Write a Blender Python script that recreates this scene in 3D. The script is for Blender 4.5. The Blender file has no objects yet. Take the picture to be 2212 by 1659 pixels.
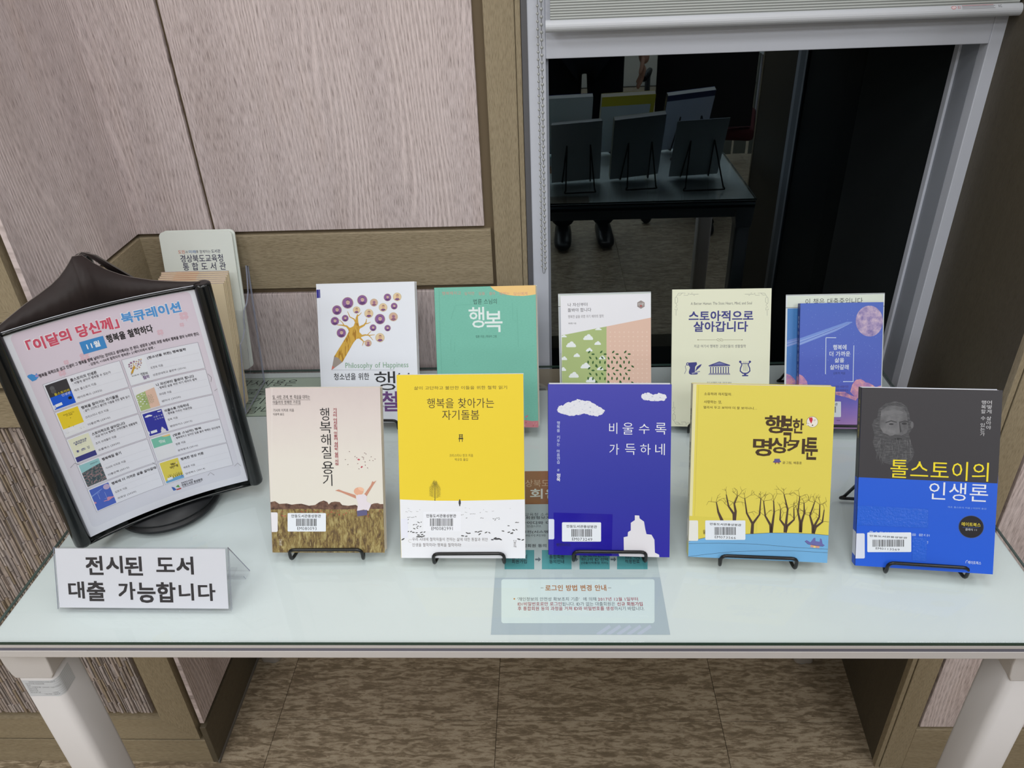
import bpy, bmesh, math, random
from mathutils import Matrix, Vector
random.seed(7)
PI = math.pi
sc = bpy.context.scene
COL = sc.collection
TZ = 0.723                      # height of the table's glass top above the floor

sc.cycles.transparent_max_bounces = 24; sc.cycles.max_bounces = 8
# ---------------------------------------------------------------- camera
cam_d = bpy.data.cameras.new('camera'); cam = bpy.data.objects.new('camera', cam_d); COL.objects.link(cam)
cam_d.sensor_width = 36.0; cam_d.lens = 36.0*1664.75/2212; cam_d.clip_start = 0.02
CM = ((0.998779, 0.031978, -0.037665), (-0.015023, -0.529663, -0.848075), (-0.047069, 0.847605, -0.528536))
cam.matrix_world = Matrix(((CM[0][0], -CM[1][0], -CM[2][0], 0.6421), (CM[0][1], -CM[1][1], -CM[2][1], -0.5638),
                           (CM[0][2], -CM[1][2], -CM[2][2], 0.6834 + TZ), (0, 0, 0, 1)))
sc.camera = cam
# ---------------------------------------------------------------- world, lights, exposure
w = bpy.data.worlds.new('night'); sc.world = w; w.use_nodes = True
w.node_tree.nodes['Background'].inputs[0].default_value = (0.010, 0.012, 0.016, 1)
w.node_tree.nodes['Background'].inputs[1].default_value = 0.3
sc.view_settings.view_transform = 'Standard'; sc.view_settings.look = 'None'
sc.view_settings.exposure = -0.36; sc.view_settings.gamma = 1.0; sc.view_settings.use_curve_mapping = False
LIGHTS = [(-0.75, -0.15, 8), (0.65, -0.15, 9), (2.05, -0.15, 8), (-0.75, -1.1, 10), (0.65, -1.1, 10), (2.05, -1.1, 10), (-0.75, -2.3, 23), (0.65, -2.3, 23), (2.05, -2.3, 23), (-0.75, -3.9, 20), (0.65, -3.9, 20), (2.05, -3.9, 20)]
for lx, ly, pw in LIGHTS:       # ceiling panels of the reading room; row nearest the table added to brighten it
    ld = bpy.data.lights.new('ceiling_panel', 'AREA'); ld.shape = 'RECTANGLE'; ld.size = 0.6; ld.size_y = 0.6
    ld.energy = pw; ld.color = (0.97, 0.985, 1.0)
    lo = bpy.data.objects.new('ceiling_panel', ld); COL.objects.link(lo); lo.location = (lx, ly, 2.58)

# ================================================================ helpers
def lin(c):
    return tuple(((v/255)/12.92 if v/255 <= 0.04045 else ((v/255+0.055)/1.055)**2.4) for v in c) + (1.0,)
MATS = {}
def nodemat(name):
    m = bpy.data.materials.new(name); m.use_nodes = True
    return m, m.node_tree.nodes, m.node_tree.links, m.node_tree.nodes['Principled BSDF']
def flat(c, rough=0.55, spec=0.4, key=None):
    k = (tuple(c), rough, spec)
    if k in MATS: return MATS[k]
    m, N, L, b = nodemat('print_%02x%02x%02x' % tuple(int(v) for v in c))
    b.inputs['Base Color'].default_value = lin(c); b.inputs['Roughness'].default_value = rough
    b.inputs['Specular IOR Level'].default_value = spec
    MATS[k] = m; return m
def vec(N, L, scale, coord='Object', rnd=True, rot=(0, 0, 0)):
    tc = N.new('ShaderNodeTexCoord'); mp = N.new('ShaderNodeMapping'); mp.inputs['Scale'].default_value = scale
    mp.inputs['Rotation'].default_value = rot
    if rnd:
        oi = N.new('ShaderNodeObjectInfo'); mu = N.new('ShaderNodeVectorMath'); mu.operation = 'SCALE'; mu.inputs['Scale'].default_value = 17.0
        cb = N.new('ShaderNodeCombineXYZ')
        for i in range(3): L.new(oi.outputs['Random'], cb.inputs[i])
        L.new(cb.outputs[0], mu.inputs[0])
        ad = N.new('ShaderNodeVectorMath'); L.new(tc.outputs[coord], ad.inputs[0]); L.new(mu.outputs[0], ad.inputs[1])
        L.new(ad.outputs[0], mp.inputs[0])
    else: L.new(tc.outputs[coord], mp.inputs[0])
    return mp.outputs[0]
def noise(N, L, v, detail=4, rough=0.5, dist=0.0, scale=1.0):
    n = N.new('ShaderNodeTexNoise'); n.inputs['Scale'].default_value = scale; n.inputs['Detail'].default_value = detail
    n.inputs['Roughness'].default_value = rough; n.inputs['Distortion'].default_value = dist; L.new(v, n.inputs['Vector']); return n.outputs['Fac']
def ramp(N, L, f, stops, interp='LINEAR'):
    r = N.new('ShaderNodeValToRGB'); r.color_ramp.interpolation = interp
    e = r.color_ramp.elements
    while len(e) < len(stops): e.new(0.5)
    for i, (p, c) in enumerate(stops): e[i].position = p; e[i].color = lin(c) if len(c) == 3 else c
    L.new(f, r.inputs[0]); return r.outputs[0]
def mixc(N, L, a, b, f, mode='MIX'):
    m = N.new('ShaderNodeMix'); m.data_type = 'RGBA'; m.blend_type = mode
    if isinstance(f, float): m.inputs[0].default_value = f
    else: L.new(f, m.inputs[0])
    for s, v in ((6, a), (7, b)):
        if isinstance(v, tuple): m.inputs[s].default_value = v
        else: L.new(v, m.inputs[s])
    return m.outputs[2]
def bump(N, L, b, h, strength, dist=0.001):
    n = N.new('ShaderNodeBump'); n.inputs['Strength'].default_value = strength; n.inputs['Distance'].default_value = dist
    L.new(h, n.inputs['Height']); L.new(n.outputs[0], b.inputs['Normal'])

def wood_pink(name, axis):
    """grey-pink laminate with long embossed grain; axis = normal of the board"""
    m, N, L, b = nodemat(name)
    wob = noise(N, L, vec(N, L, (3.0, 3.0, 1.3)), 2, 0.4)
    tc = vec(N, L, (1, 1, 1))
    # distort the across-grain coordinate with a slow noise so that grain lines wander
    sep = N.new('ShaderNodeSeparateXYZ'); L.new(tc, sep.inputs[0])
    ad = N.new('ShaderNodeMath'); ad.operation = 'MULTIPLY_ADD'; ad.inputs[1].default_value = 0.05
    L.new(wob, ad.inputs[0]); L.new(sep.outputs['X' if axis == 'y' else 'Y'], ad.inputs[2])
    cb = N.new('ShaderNodeCombineXYZ'); L.new(ad.outputs[0], cb.inputs[0]); L.new(sep.outputs[2], cb.inputs[2])
    def str_(sx, sz):
        mp = N.new('ShaderNodeMapping'); mp.inputs['Scale'].default_value = (sx, 1, sz); L.new(cb.outputs[0], mp.inputs[0]); return mp.outputs[0]
    # growth rings: a sine over the wandering coordinate, fading in and out in patches
    wn = noise(N, L, str_(11, 1.5), 2, 0.45)
    def math_(op, x, y=None, z=None):
        n = N.new('ShaderNodeMath'); n.operation = op
        for i, v in enumerate((x, y, z)):
            if v is None: continue
            if isinstance(v, float): n.inputs[i].default_value = v
            else: L.new(v, n.inputs[i])
        return n.outputs[0]
    sx_ = N.new('ShaderNodeSeparateXYZ'); L.new(cb.outputs[0], sx_.inputs[0])
    ph = math_('MULTIPLY', math_('MULTIPLY_ADD', wn, 0.10, sx_.outputs[0]), 980.0)
    ring = math_('MULTIPLY_ADD', math_('SINE', ph), 0.5, 0.5)
    ring = math_('POWER', ring, 1.6)
    mod = noise(N, L, str_(16, 1.6), 2, 0.5)
    mask = ramp(N, L, mod, [(0.42, (0, 0, 0)), (0.60, (255, 255, 255))])
    lines = math_('MULTIPLY', ring, mask)
    fine = noise(N, L, str_(1300, 55), 2, 0.6)
    tone = noise(N, L, str_(14, 2.0), 3, 0.5)
    base = ramp(N, L, tone, [(0.3, (176, 163, 161)), (0.55, (187, 175, 175)), (0.75, (178, 163, 159))])
    fr = ramp(N, L, fine, [(0.36, (164, 158, 154)), (0.50, (236, 234, 233)), (0.58, (255, 255, 255))])
    c2 = mixc(N, L, base, fr, 0.8, 'MULTIPLY')
    lt = mixc(N, L, c2, (0.66, 0.57, 0.56, 1), math_('MULTIPLY', lines, 0.5))
    c3 = mixc(N, L, lt, (1.32, 1.32, 1.32, 1), 1.0, 'MULTIPLY')
    L.new(c3, b.inputs['Base Color']); b.inputs['Roughness'].default_value = 0.55; b.inputs['Specular IOR Level'].default_value = 0.3
    mm = N.new('ShaderNodeMath'); mm.operation = 'MULTIPLY_ADD'; mm.inputs[1].default_value = 0.5; L.new(fine, mm.inputs[0]); L.new(lines, mm.inputs[2])
    bump(N, L, b, mm.outputs[0], 0.35, 0.0012)
    return m
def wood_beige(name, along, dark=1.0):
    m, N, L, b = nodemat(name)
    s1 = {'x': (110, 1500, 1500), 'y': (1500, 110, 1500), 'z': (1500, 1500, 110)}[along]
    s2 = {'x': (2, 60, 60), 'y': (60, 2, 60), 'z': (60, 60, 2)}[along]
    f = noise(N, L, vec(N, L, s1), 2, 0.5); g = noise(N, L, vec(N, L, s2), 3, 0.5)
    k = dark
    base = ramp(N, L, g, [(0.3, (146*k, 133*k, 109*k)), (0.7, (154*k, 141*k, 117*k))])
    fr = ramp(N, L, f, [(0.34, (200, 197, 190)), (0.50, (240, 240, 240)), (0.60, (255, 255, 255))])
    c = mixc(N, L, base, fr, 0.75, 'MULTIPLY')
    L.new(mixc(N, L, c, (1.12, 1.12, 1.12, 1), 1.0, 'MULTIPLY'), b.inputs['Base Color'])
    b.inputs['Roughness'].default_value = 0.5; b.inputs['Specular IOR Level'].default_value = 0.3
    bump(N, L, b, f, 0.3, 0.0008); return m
def plain(name, c, rough=0.5, spec=0.5, metal=0.0, n_scale=None, n_amt=0.0):
    m, N, L, b = nodemat(name)
    b.inputs['Roughness'].default_value = rough; b.inputs['Specular IOR Level'].default_value = spec; b.inputs['Metallic'].default_value = metal
    if n_scale:
        f = noise(N, L, vec(N, L, (n_scale,)*3), 3, 0.6)
        c2 = tuple(max(0, v*(1-n_amt)) for v in c)
        L.new(ramp(N, L, f, [(0.3, c2), (0.7, c)]), b.inputs['Base Color'])
    else: b.inputs['Base Color'].default_value = lin(c)
    return m
def clear(name, tint, ior=1.5, rough=0.02):
    """thin clear sheet: mirror-like Fresnel reflection over a tinted see-through body"""
    m = bpy.data.materials.new(name); m.use_nodes = True; N = m.node_tree.nodes; L = m.node_tree.links; N.clear()
    o = N.new('ShaderNodeOutputMaterial'); mx = N.new('ShaderNodeMixShader'); fr = N.new('ShaderNodeFresnel'); fr.inputs[0].default_value = ior
    t = N.new('ShaderNodeBsdfTransparent'); t.inputs[0].default_value = tuple(tint)+(1,)
    g = N.new('ShaderNodeBsdfGlossy'); g.inputs['Roughness'].default_value = rough
    ge = N.new('ShaderNodeNewGeometry'); k = N.new('ShaderNodeMath'); k.operation = 'SUBTRACT'; k.inputs[0].default_value = 1.0; L.new(ge.outputs['Backfacing'], k.inputs[1])
    mu = N.new('ShaderNodeMath'); mu.operation = 'MULTIPLY'; L.new(fr.outputs[0], mu.inputs[0]); L.new(k.outputs[0], mu.inputs[1])
    L.new(mu.outputs[0], mx.inputs[0]); L.new(t.outputs[0], mx.inputs[1]); L.new(g.outputs[0], mx.inputs[2]); L.new(mx.outputs[0], o.inputs[0])
    return m

M_PF = wood_pink('pink_wood_front', 'y'); M_PS = wood_pink('pink_wood_side', 'x')
M_BX = wood_beige('beige_wood_horizontal', 'x'); M_BY = wood_beige('beige_wood_depth', 'y'); M_BZ = wood_beige('beige_wood_vertical', 'z')
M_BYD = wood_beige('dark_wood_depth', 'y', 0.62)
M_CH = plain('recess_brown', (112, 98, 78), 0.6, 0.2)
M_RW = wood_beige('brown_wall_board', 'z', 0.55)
M_ALU = plain('window_grey_metal', (204, 208, 219), 0.42, 0.4)
M_JAMB = plain('jamb_grey', (150, 155, 165), 0.5, 0.3)
M_DARK = plain('recess_black', (34, 38, 40), 0.6, 0.2)
M_WPAINT = plain('white_powder_coat', (208, 204, 203), 0.45, 0.35)
M_GROOVE = plain('rail_groove_grey', (112, 112, 126), 0.5, 0.3)
M_TOP = plain('table_top_white', (219, 225, 227), 0.5, 0.3)
M_GLASS = clear('table_glass', (0.972, 0.987, 0.982), 1.45, 0.03)
M_GEDGE = plain('glass_edge_green', (28, 62, 54), 0.12, 0.8)
M_ACR = clear('clear_acrylic', (0.965, 0.965, 0.97), 1.45, 0.03)
M_ACRE = plain('acrylic_edge', (150, 155, 172), 0.15, 0.8)
M_WIRE = plain('black_wire', (10, 10, 11), 0.32, 0.5)
M_BLKP = plain('black_plastic', (14, 17, 18), 0.16, 0.5)
M_PAPERW = plain('white_paper', (226, 229, 236), 0.6, 0.3)
M_PAGE = plain('page_block', (222, 214, 200), 0.8, 0.1)
M_PAGEW = plain('page_block_white', (226, 226, 226), 0.8, 0.1)

class MB:
    """collects shapes of one part; build() links them as ONE mesh object"""
    def __init__(s): s.bm = bmesh.new(); s.mats = []; s.M = Matrix.Identity(4); s.bev = 0
    def mi(s, m):
        if m not in s.mats: s.mats.append(m)
        return s.mats.index(m)
    def face(s, pts, m, smooth=False):
        vs = [s.bm.verts.new(s.M @ Vector(p)) for p in pts]
        try: f = s.bm.faces.new(vs)
        except ValueError: return
        f.material_index = s.mi(m); f.smooth = smooth; return f
    def box(s, x0, x1, y0, y1, z0, z1, m, bev=0.0):
        vs = [s.bm.verts.new(s.M @ Vector(p)) for p in [(x0,y0,z0),(x1,y0,z0),(x1,y1,z0),(x0,y1,z0),(x0,y0,z1),(x1,y0,z1),(x1,y1,z1),(x0,y1,z1)]]
        fs = [s.bm.faces.new([vs[i] for i in q]) for q in [(3,2,1,0),(4,5,6,7),(0,1,5,4),(1,2,6,5),(2,3,7,6),(3,0,4,7)]]
        for f in fs: f.material_index = s.mi(m)
        if bev: 
            es = list({e for f in fs for e in f.edges})
            bmesh.ops.bevel(s.bm, geom=es, offset=bev, segments=2, affect='EDGES', profile=0.5)
        return s
    def prism(s, pts, a, b, m, axis='y', bev=0.0, msides=None):
        """extrude a 2-D outline between a and b along an axis (outline is given in the two other axes)"""
        def P(p, t): return {'y': (p[0], t, p[1]), 'x': (t, p[0], p[1]), 'z': (p[0], p[1], t)}[axis]
        A = [s.bm.verts.new(s.M @ Vector(P(p, a))) for p in pts]; B = [s.bm.verts.new(s.M @ Vector(P(p, b))) for p in pts]
        fs = [s.bm.faces.new(A), s.bm.faces.new(B[::-1])]
        for f in fs: f.material_index = s.mi(m)
        n = len(pts); ms = s.mi(msides or m)
        for i in range(n):
            f = s.bm.faces.new([A[i], B[i], B[(i+1) % n], A[(i+1) % n]]); f.material_index = ms; fs.append(f)
        bmesh.ops.recalc_face_normals(s.bm, faces=fs)
        if bev:
            bmesh.ops.bevel(s.bm, geom=list({e for f in fs[:2] for e in f.edges}), offset=bev, segments=2, affect='EDGES', profile=0.5)
        return s
    def tube(s, path, r, m, n=10, closed=False):
        P = [Vector(p) for p in path]; rings = []
        k = len(P); up = Vector((0.13, 0.21, 0.97)).normalized()
        for i, p in enumerate(P):
            if closed: d = (P[(i+1) % k]-P[i-1])
            else: d = (P[min(i+1, k-1)]-P[max(i-1, 0)])
            d.normalize(); 
            a = up - d*up.dot(d)
            if a.length < 0.2: a = Vector((1, 0, 0)) - d*d.x
            a.normalize(); up = a; b_ = d.cross(a)
            rings.append([s.bm.verts.new(s.M @ (p + (a*math.cos(t*2*PI/n) + b_*math.sin(t*2*PI/n))*r)) for t in range(n)])
        mi = s.mi(m)
        for i in range(k if closed else k-1):
            A, B = rings[i], rings[(i+1) % k]
            for j in range(n):
                f = s.bm.faces.new([A[j], A[(j+1) % n], B[(j+1) % n], B[j]]); f.material_index = mi; f.smooth = True
        if not closed:
            for R_ in (rings[0][::-1], rings[-1]):
                f = s.bm.faces.new(R_); f.material_index = mi
        return s
    def lathe(s, prof, c, m, n=32):
        rings = [[s.bm.verts.new(s.M @ Vector((c[0]+r*math.cos(t*2*PI/n), c[1]+r*math.sin(t*2*PI/n), c[2]+z))) for t in range(n)] for r, z in prof]
        mi = s.mi(m)
        for A, B in zip(rings, rings[1:]):
            for j in range(n):
                f = s.bm.faces.new([A[j], A[(j+1) % n], B[(j+1) % n], B[j]]); f.material_index = mi; f.smooth = True
        for R_ in (rings[0][::-1], rings[-1]):
            f = s.bm.faces.new(R_); f.material_index = mi
        return s
    def build(s, name, parent=None, world=False, origin=None):
        me = bpy.data.meshes.new(name)
        if origin is not None: bmesh.ops.translate(s.bm, verts=s.bm.verts, vec=-Vector(origin))
        s.bm.to_mesh(me); s.bm.free()
        for m in s.mats: me.materials.append(m)
        o = bpy.data.objects.new(name, me); COL.objects.link(o)
        if parent is not None:
            o.parent = parent
            # geometry given in table coordinates while the parent sits at its own place
            if world: o.matrix_parent_inverse = parent.matrix_world_tc.inverted() if hasattr(parent, 'matrix_world_tc') else TC[parent.name].inverted()
        else: o.location = (Vector(origin) if origin is not None else Vector((0, 0, 0))) + Vector((0, 0, TZ))
        return o
TC = {}     # matrix of each empty in table coordinates
def tag(o, label=None, cat=None, group=None, kind=None):
    if label: o['label'] = label
    if cat: o['category'] = cat
    if group: o['group'] = group
    if kind: o['kind'] = kind
    return o
def empty(name, mat, label=None, cat=None, group=None, kind=None):
    """an Empty at the thing's base; mat is its frame in table coordinates (a point or a matrix)"""
    if not isinstance(mat, Matrix): mat = Matrix.Translation(Vector(mat))
    o = bpy.data.objects.new(name, None); COL.objects.link(o); o.empty_display_size = 0.02
    o.matrix_world = Matrix.Translation((0, 0, TZ)) @ mat; TC[o.name] = mat.copy()
    return tag(o, label, cat, group, kind)
def struct(name):
    return empty(name, (0, 0, 0), kind='structure')
def rot2(yaw): return Matrix.Rotation(yaw, 4, 'Z')

# ================================================================ the room
D = 0.6           # depth of the table = plane of the back wall
XL, XR = -0.015, 1.2454
YP = 0.31         # face of the two pillars beside the alcove
HF = -TZ          # floor
HC = 1.88         # ceiling

# floor: concrete bed with printed vinyl tiles on it, each tile its own piece
def floor_tile_mat():
    m, N, L, b = nodemat('vinyl_tile')
    v = vec(N, L, (16, 78, 1)); a = noise(N, L, v, 5, 0.62, 1.0)
    v2 = vec(N, L, (42, 150, 1)); a2 = noise(N, L, v2, 4, 0.6, 0.8)
    mm = N.new('ShaderNodeMath'); mm.operation = 'MULTIPLY_ADD'; mm.inputs[1].default_value = 0.55; L.new(a2, mm.inputs[0])
    sc_ = N.new('ShaderNodeMath'); sc_.operation = 'MULTIPLY'; sc_.inputs[1].default_value = 0.55; L.new(a, sc_.inputs[0]); L.new(sc_.outputs[0], mm.inputs[2])
    c = ramp(N, L, mm.outputs[0], [(0.40, (122, 108, 88)), (0.485, (130, 115, 95)), (0.51, (144, 129, 107)), (0.545, (152, 136, 114)), (0.575, (172, 156, 133)), (0.64, (182, 167, 144))])
    g = noise(N, L, vec(N, L, (900, 900, 1)), 2, 0.5); gr = ramp(N, L, g, [(0.35, (215, 215, 215)), (0.6, (255, 255, 255))])
    L.new(mixc(N, L, c, gr, 0.6, 'MULTIPLY'), b.inputs['Base Color'])
    b.inputs['Roughness'].default_value = 0.33; b.inputs['Specular IOR Level'].default_value = 0.35; return m
M_TILE = floor_tile_mat()
RX0, RX1, RY0 = -2.3, 3.4, -4.6
fl = MB().box(RX0, RX1, RY0, 1.0, HF-0.05, HF-0.0015, plain('floor_bed', (52, 45, 36), 0.8, 0.2)).build('floor'); tag(fl, kind='structure')
TC['floor'] = Matrix.Identity(4)
tb = MB().box(0.0004, 0.4496, 0.0004, 0.4496, -0.003, 0, M_TILE, 0.0008)
tile_me = tb.build('floor_tile', fl); first = tile_me
tx0, ty0 = 0.0775 - 0.45*5, 0.4015 + 0.45 - 0.45*12
for i in range(13):
    for j in range(12):
        x, y = tx0 + 0.45*i, ty0 + 0.45*j
        if x > RX1 or y > 0.62 or (y > 0.15 and (x < -0.5 or x > 1.4)): continue
        if first: o = first; first = None
        else: o = tile_me.copy(); COL.objects.link(o); o.parent = fl
        o.location = (x, y, HF)
tile_me.name = 'floor_tile'
for o in fl.children: o.matrix_parent_inverse = Matrix.Identity(4)

ce = MB().box(RX0, RX1, RY0, 1.0, HC, HC+0.05, plain('ceiling_white', (228, 228, 226), 0.8, 0.1)).build('ceiling'); tag(ce, kind='structure')
M_FAR = plain('far_wall_cream', (196, 194, 186), 0.7, 0.2)
tag(MB().box(RX0, RX1, RY0-0.05, RY0, HF, HC, M_FAR).build('wall_front'), kind='structure')
tag(MB().box(RX0-0.05, RX0, RY0, 1.0, HF, HC, M_FAR).build('wall_far_left'), kind='structure')
tag(MB().box(RX1, RX1+0.05, RY0, 1.0, HF, HC, M_FAR).build('wall_far_right'), kind='structure')

# ---- back wall of the alcove: sunk brown ground with proud boards
wb = struct('wall_back')
MB().box(XL-0.03, 0.6115, D+0.006, D+0.05, HF, HC, M_CH).build('wall_ground', wb, True)
MB().box(XL-0.012, 0.1070, D-0.002, D+0.006, 0.2537, HC, M_PF, 0.0008).build('wood_panel', wb, True)
MB().box(0.1125, 0.5448, D-0.002, D+0.006, 0.2537, HC, M_PF, 0.0008).build('wood_panel', wb, True)
MB().box(XL-0.012, 0.5522, D-0.002, D+0.006, -0.60, 0.1435, M_PF, 0.0008).build('wood_panel', wb, True)
MB().box(XL-0.012, 0.5549, D-0.004, D+0.006, 0.1540, 0.2482, M_BX, 0.0012).build('rail_board', wb, True)
MB().box(0.5600, 0.6031, D-0.004, D+0.006, -0.60, HC, M_BZ, 0.0012).build('stile_board', wb, True)
MB().box(0.6036, 0.6113, D-0.002, D+0.006, -0.60, HC, M_BZ, 0.0006).build('edge_strip', wb, True)
MB().box(XL-0.012, 0.6113, D-0.004, D+0.006, HF, -0.605, M_BX, 0.001).build('base_board', wb, True)
MB().box(0.6115, XR+0.03, D-0.004, D+0.07, HF, -0.40, M_BX, 0.001).build('base_board', wb, True)

# ---- left pillar
wl = struct('wall_left')
MB().box(-2.3, XL-0.008, YP+0.01, D+0.05, HF, HC, M_CH).build('wall_ground', wl, True)
t = 0.008
MB().box(XL-t, XL, YP-0.0005, D, 0.2537, HC, M_PS, 0.0007).build('wood_panel', wl, True)
MB().box(XL-t, XL+0.002, YP+0.004, D, 0.1540, 0.2482, M_BY, 0.0012).build('rail_board', wl, True)
MB().box(XL-t, XL, YP-0.0005, D, -0.604, 0.1435, M_PS, 0.0007).build('wood_panel', wl, True)
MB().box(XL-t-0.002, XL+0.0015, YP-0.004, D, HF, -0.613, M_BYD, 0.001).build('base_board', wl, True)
MB().box(XL+0.0015, XL+0.004, YP-0.006, D, HF, HF+0.006, plain('silicone_grey', (110, 105, 98), 0.6)).build('sealant_bead', wl, True)
f0, f1 = YP-0.004, YP+0.012
MB().prism([(-0.0317, 0.2465), (-0.0317, HC), (-0.105, HC), (-0.105, 0.296), (-0.0982, 0.296)], f0, f1, M_BZ, 'y').build('stile_board', wl, True)
MB().prism([(-0.0322, 0.2470), (-0.0978, 0.2955), (-0.105, 0.2955), (-1.3, 0.2955), (-1.3, 0.2470)], f0, f1, M_BX, 'y').build('rail_board', wl, True)
MB().box(-2.3, -0.105, f0, f1, 0.30, HC, M_PF, 0.0008).build('wood_panel', wl, True)
MB().box(-1.3, -0.0322, f0, f1, 0.1462, 0.2445, M_BX, 0.001).build('rail_board', wl, True)
MB().prism([(-0.0322, 0.1375), (-1.3, 0.1375), (-1.3, 0.081), (-0.089, 0.081)], f0, f1, M_BX, 'y').build('rail_board', wl, True)
MB().prism([(-0.0322, 0.1372), (-0.0886, 0.0808), (-0.0925, 0.0808), (-0.0925, -0.5885), (-0.0322, -0.6475)], f0, f1, M_BZ, 'y').build('stile_board', wl, True)
MB().prism([(-0.0325, -0.6478), (-0.0925, -0.5888), (-1.3, -0.5888), (-1.3, -0.6478)], f0, f1, M_BX, 'y').build('rail_board', wl, True)
MB().box(-1.3, -0.0245, f0, f1, HF, -0.6535, M_BX, 0.001).build('base_board', wl, True)
def stick_mat():
    m, N, L, b = nodemat('stacked_stone')
    a = N.new('ShaderNodeVertexColor'); a.layer_name = 'tone'
    f = noise(N, L, vec(N, L, (260, 260, 60), rnd=False), 3, 0.6)
    r = ramp(N, L, f, [(0.3, (185, 182, 178)), (0.65, (255, 255, 255))])
    L.new(mixc(N, L, a.outputs[0], r, 0.8, 'MULTIPLY'), b.inputs['Base Color']); b.inputs['Roughness'].default_value = 0.8
    b.inputs['Specular IOR Level'].default_value = 0.15; bump(N, L, b, f, 0.5, 0.001); return m
def stone_sticks():
    M = stick_mat(); mb = MB(); bm = mb.bm; cl = bm.loops.layers.float_color.new('tone'); mb.mi(M)
    x = -0.1060
    tones = [(182, 168, 160), (186, 175, 170), (174, 160, 152), (168, 152, 134), (184, 173, 170), (172, 160, 155)]
    while x > -0.60:
        w_ = random.uniform(0.0042, 0.0072); z = -0.5770 - random.uniform(0, 0.03)
        while z < 0.0755:
            h = random.uniform(0.022, 0.075); z1 = min(z+h, 0.0755); z0 = max(z, -0.577)
            if z1-z0 > 0.004:
                dp = random.choice([0.0026, 0.003, 0.0034, 0.0038, 0.0012]); y0 = YP+0.0045-dp
                a, b_ = x-w_+0.0004, x-0.0004; k = random.uniform(0.0003, 0.0012)
                vs = [bm.verts.new(p) for p in [(a, YP+0.012, z0), (b_, YP+0.012, z0), (b_, YP+0.012, z1), (a, YP+0.012, z1),
                      (a+k, y0+random.uniform(-.0004, .0004), z0+k), (b_-k, y0+random.uniform(-.0004, .0004), z0+k), (b_-k, y0, z1-k), (a+k, y0+random.uniform(-.0006, .0006), z1-k)]]
                c = random.choice(tones); s_ = random.uniform(0.94, 1.07); c = lin(tuple(min(255, v*s_) for v in c))
                for q in [(4, 5, 6, 7), (0, 1, 5, 4), (1, 2, 6, 5), (2, 3, 7, 6), (3, 0, 4, 7)]:
                    f = bm.faces.new([vs[i] for i in q])
                    for l in f.loops: l[cl] = c
            z += h + 0.0007
        x -= w_
    o = mb.build('stone_sticks', wl, True); o['kind'] = 'stuff'
stone_sticks()

# ---- right pillar: brown reveal board, then the framed face
wr = struct('wall_right')
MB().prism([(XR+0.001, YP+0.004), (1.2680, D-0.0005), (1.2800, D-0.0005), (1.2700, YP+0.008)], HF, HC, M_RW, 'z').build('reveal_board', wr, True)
MB().prism([(1.2820, D+0.04), (1.272, YP+0.010), (3.4, YP+0.010), (3.4, D+0.04)], HF, HC, M_CH, 'z').build('wall_ground', wr, True)
MB().box(XR, 1.2530, YP-0.003, YP+0.010, HF, HC, M_BZ, 0.0008).build('edge_strip', wr, True)
MB().box(1.2545, 1.2945, YP-0.004, YP+0.012, HF, HC, M_BZ, 0.001).build('stile_board', wr, True)
MB().box(1.3002, 3.4, YP-0.002, YP+0.012, -0.60, HC, M_PF, 0.0008).build('wood_panel', wr, True)
MB().box(1.2945, 3.4, YP-0.004, YP+0.012, HF, -0.606, M_BX, 0.001).build('base_board', wr, True)

# ---- window: grey metal frame, deep dark box behind it, night glass
wn = struct('window_1')
XW0, XW1 = 0.6120, 1.2680
ZH = 0.4965
MB().box(0.6120, 0.6455, D-0.003, D+0.045, HF+0.02, HC, M_ALU, 0.0015).box(0.6455, 0.6490, D+0.010, D+0.04, HF+0.02, ZH, M_JAMB).build('window_post', wn, True)
MB().box(0.6120, 0.6205, D-0.0045, D-0.003, HF+0.02, HC, plain('post_gasket', (92, 92, 96), 0.5), 0.0003).build('gasket', wn, True)
MB().box(1.2506, 1.2690, D-0.003, D+0.02, HF+0.02, HC, M_ALU, 0.0012).build('window_post', wn, True)
MB().box(0.6455, 1.2506, D-0.003, D+0.07, ZH, HC, M_ALU, 0.0012).build('window_head', wn, True)
MB().box(1.2506, 1.2680, D+0.02, D+0.068, HF+0.02, ZH, M_JAMB).build('jamb', wn, True)
MB().box(1.2470, 1.2520, D+0.068, D+0.082, HF+0.02, ZH, M_ALU, 0.001).build('sash_edge', wn, True)
MB().box(0.60, 0.648, D+0.045, 1.10, -0.40, 0.60, M_DARK).build('box_side', wn, True)
MB().box(1.2530, 1.30, D+0.082, 1.10, -0.40, 0.60, M_DARK).build('box_side', wn, True)
MB().box(0.60, 1.30, D+0.07, 1.10, -0.41, -0.40, M_DARK).build('box_sill', wn, True)
MB().box(0.60, 1.30, D+0.07, 1.10, ZH, ZH+0.02, M_DARK).build('box_head', wn, True)
M_NGL = clear('night_glass', (0.55, 0.58, 0.60), 2.6, 0.012)     # two panes mirror together
M_NGL.node_tree.nodes['Glossy BSDF'].inputs[0].default_value = (0.62, 0.76, 0.84, 1)
MB().box(0.648, 1.253, 1.017, 1.023, -0.40, ZH, M_NGL).build('pane', wn, True)
MB().box(0.60, 1.30, 1.10, 1.12, -0.41, 0.60, M_DARK).build('night_backing', wn, True)

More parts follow.
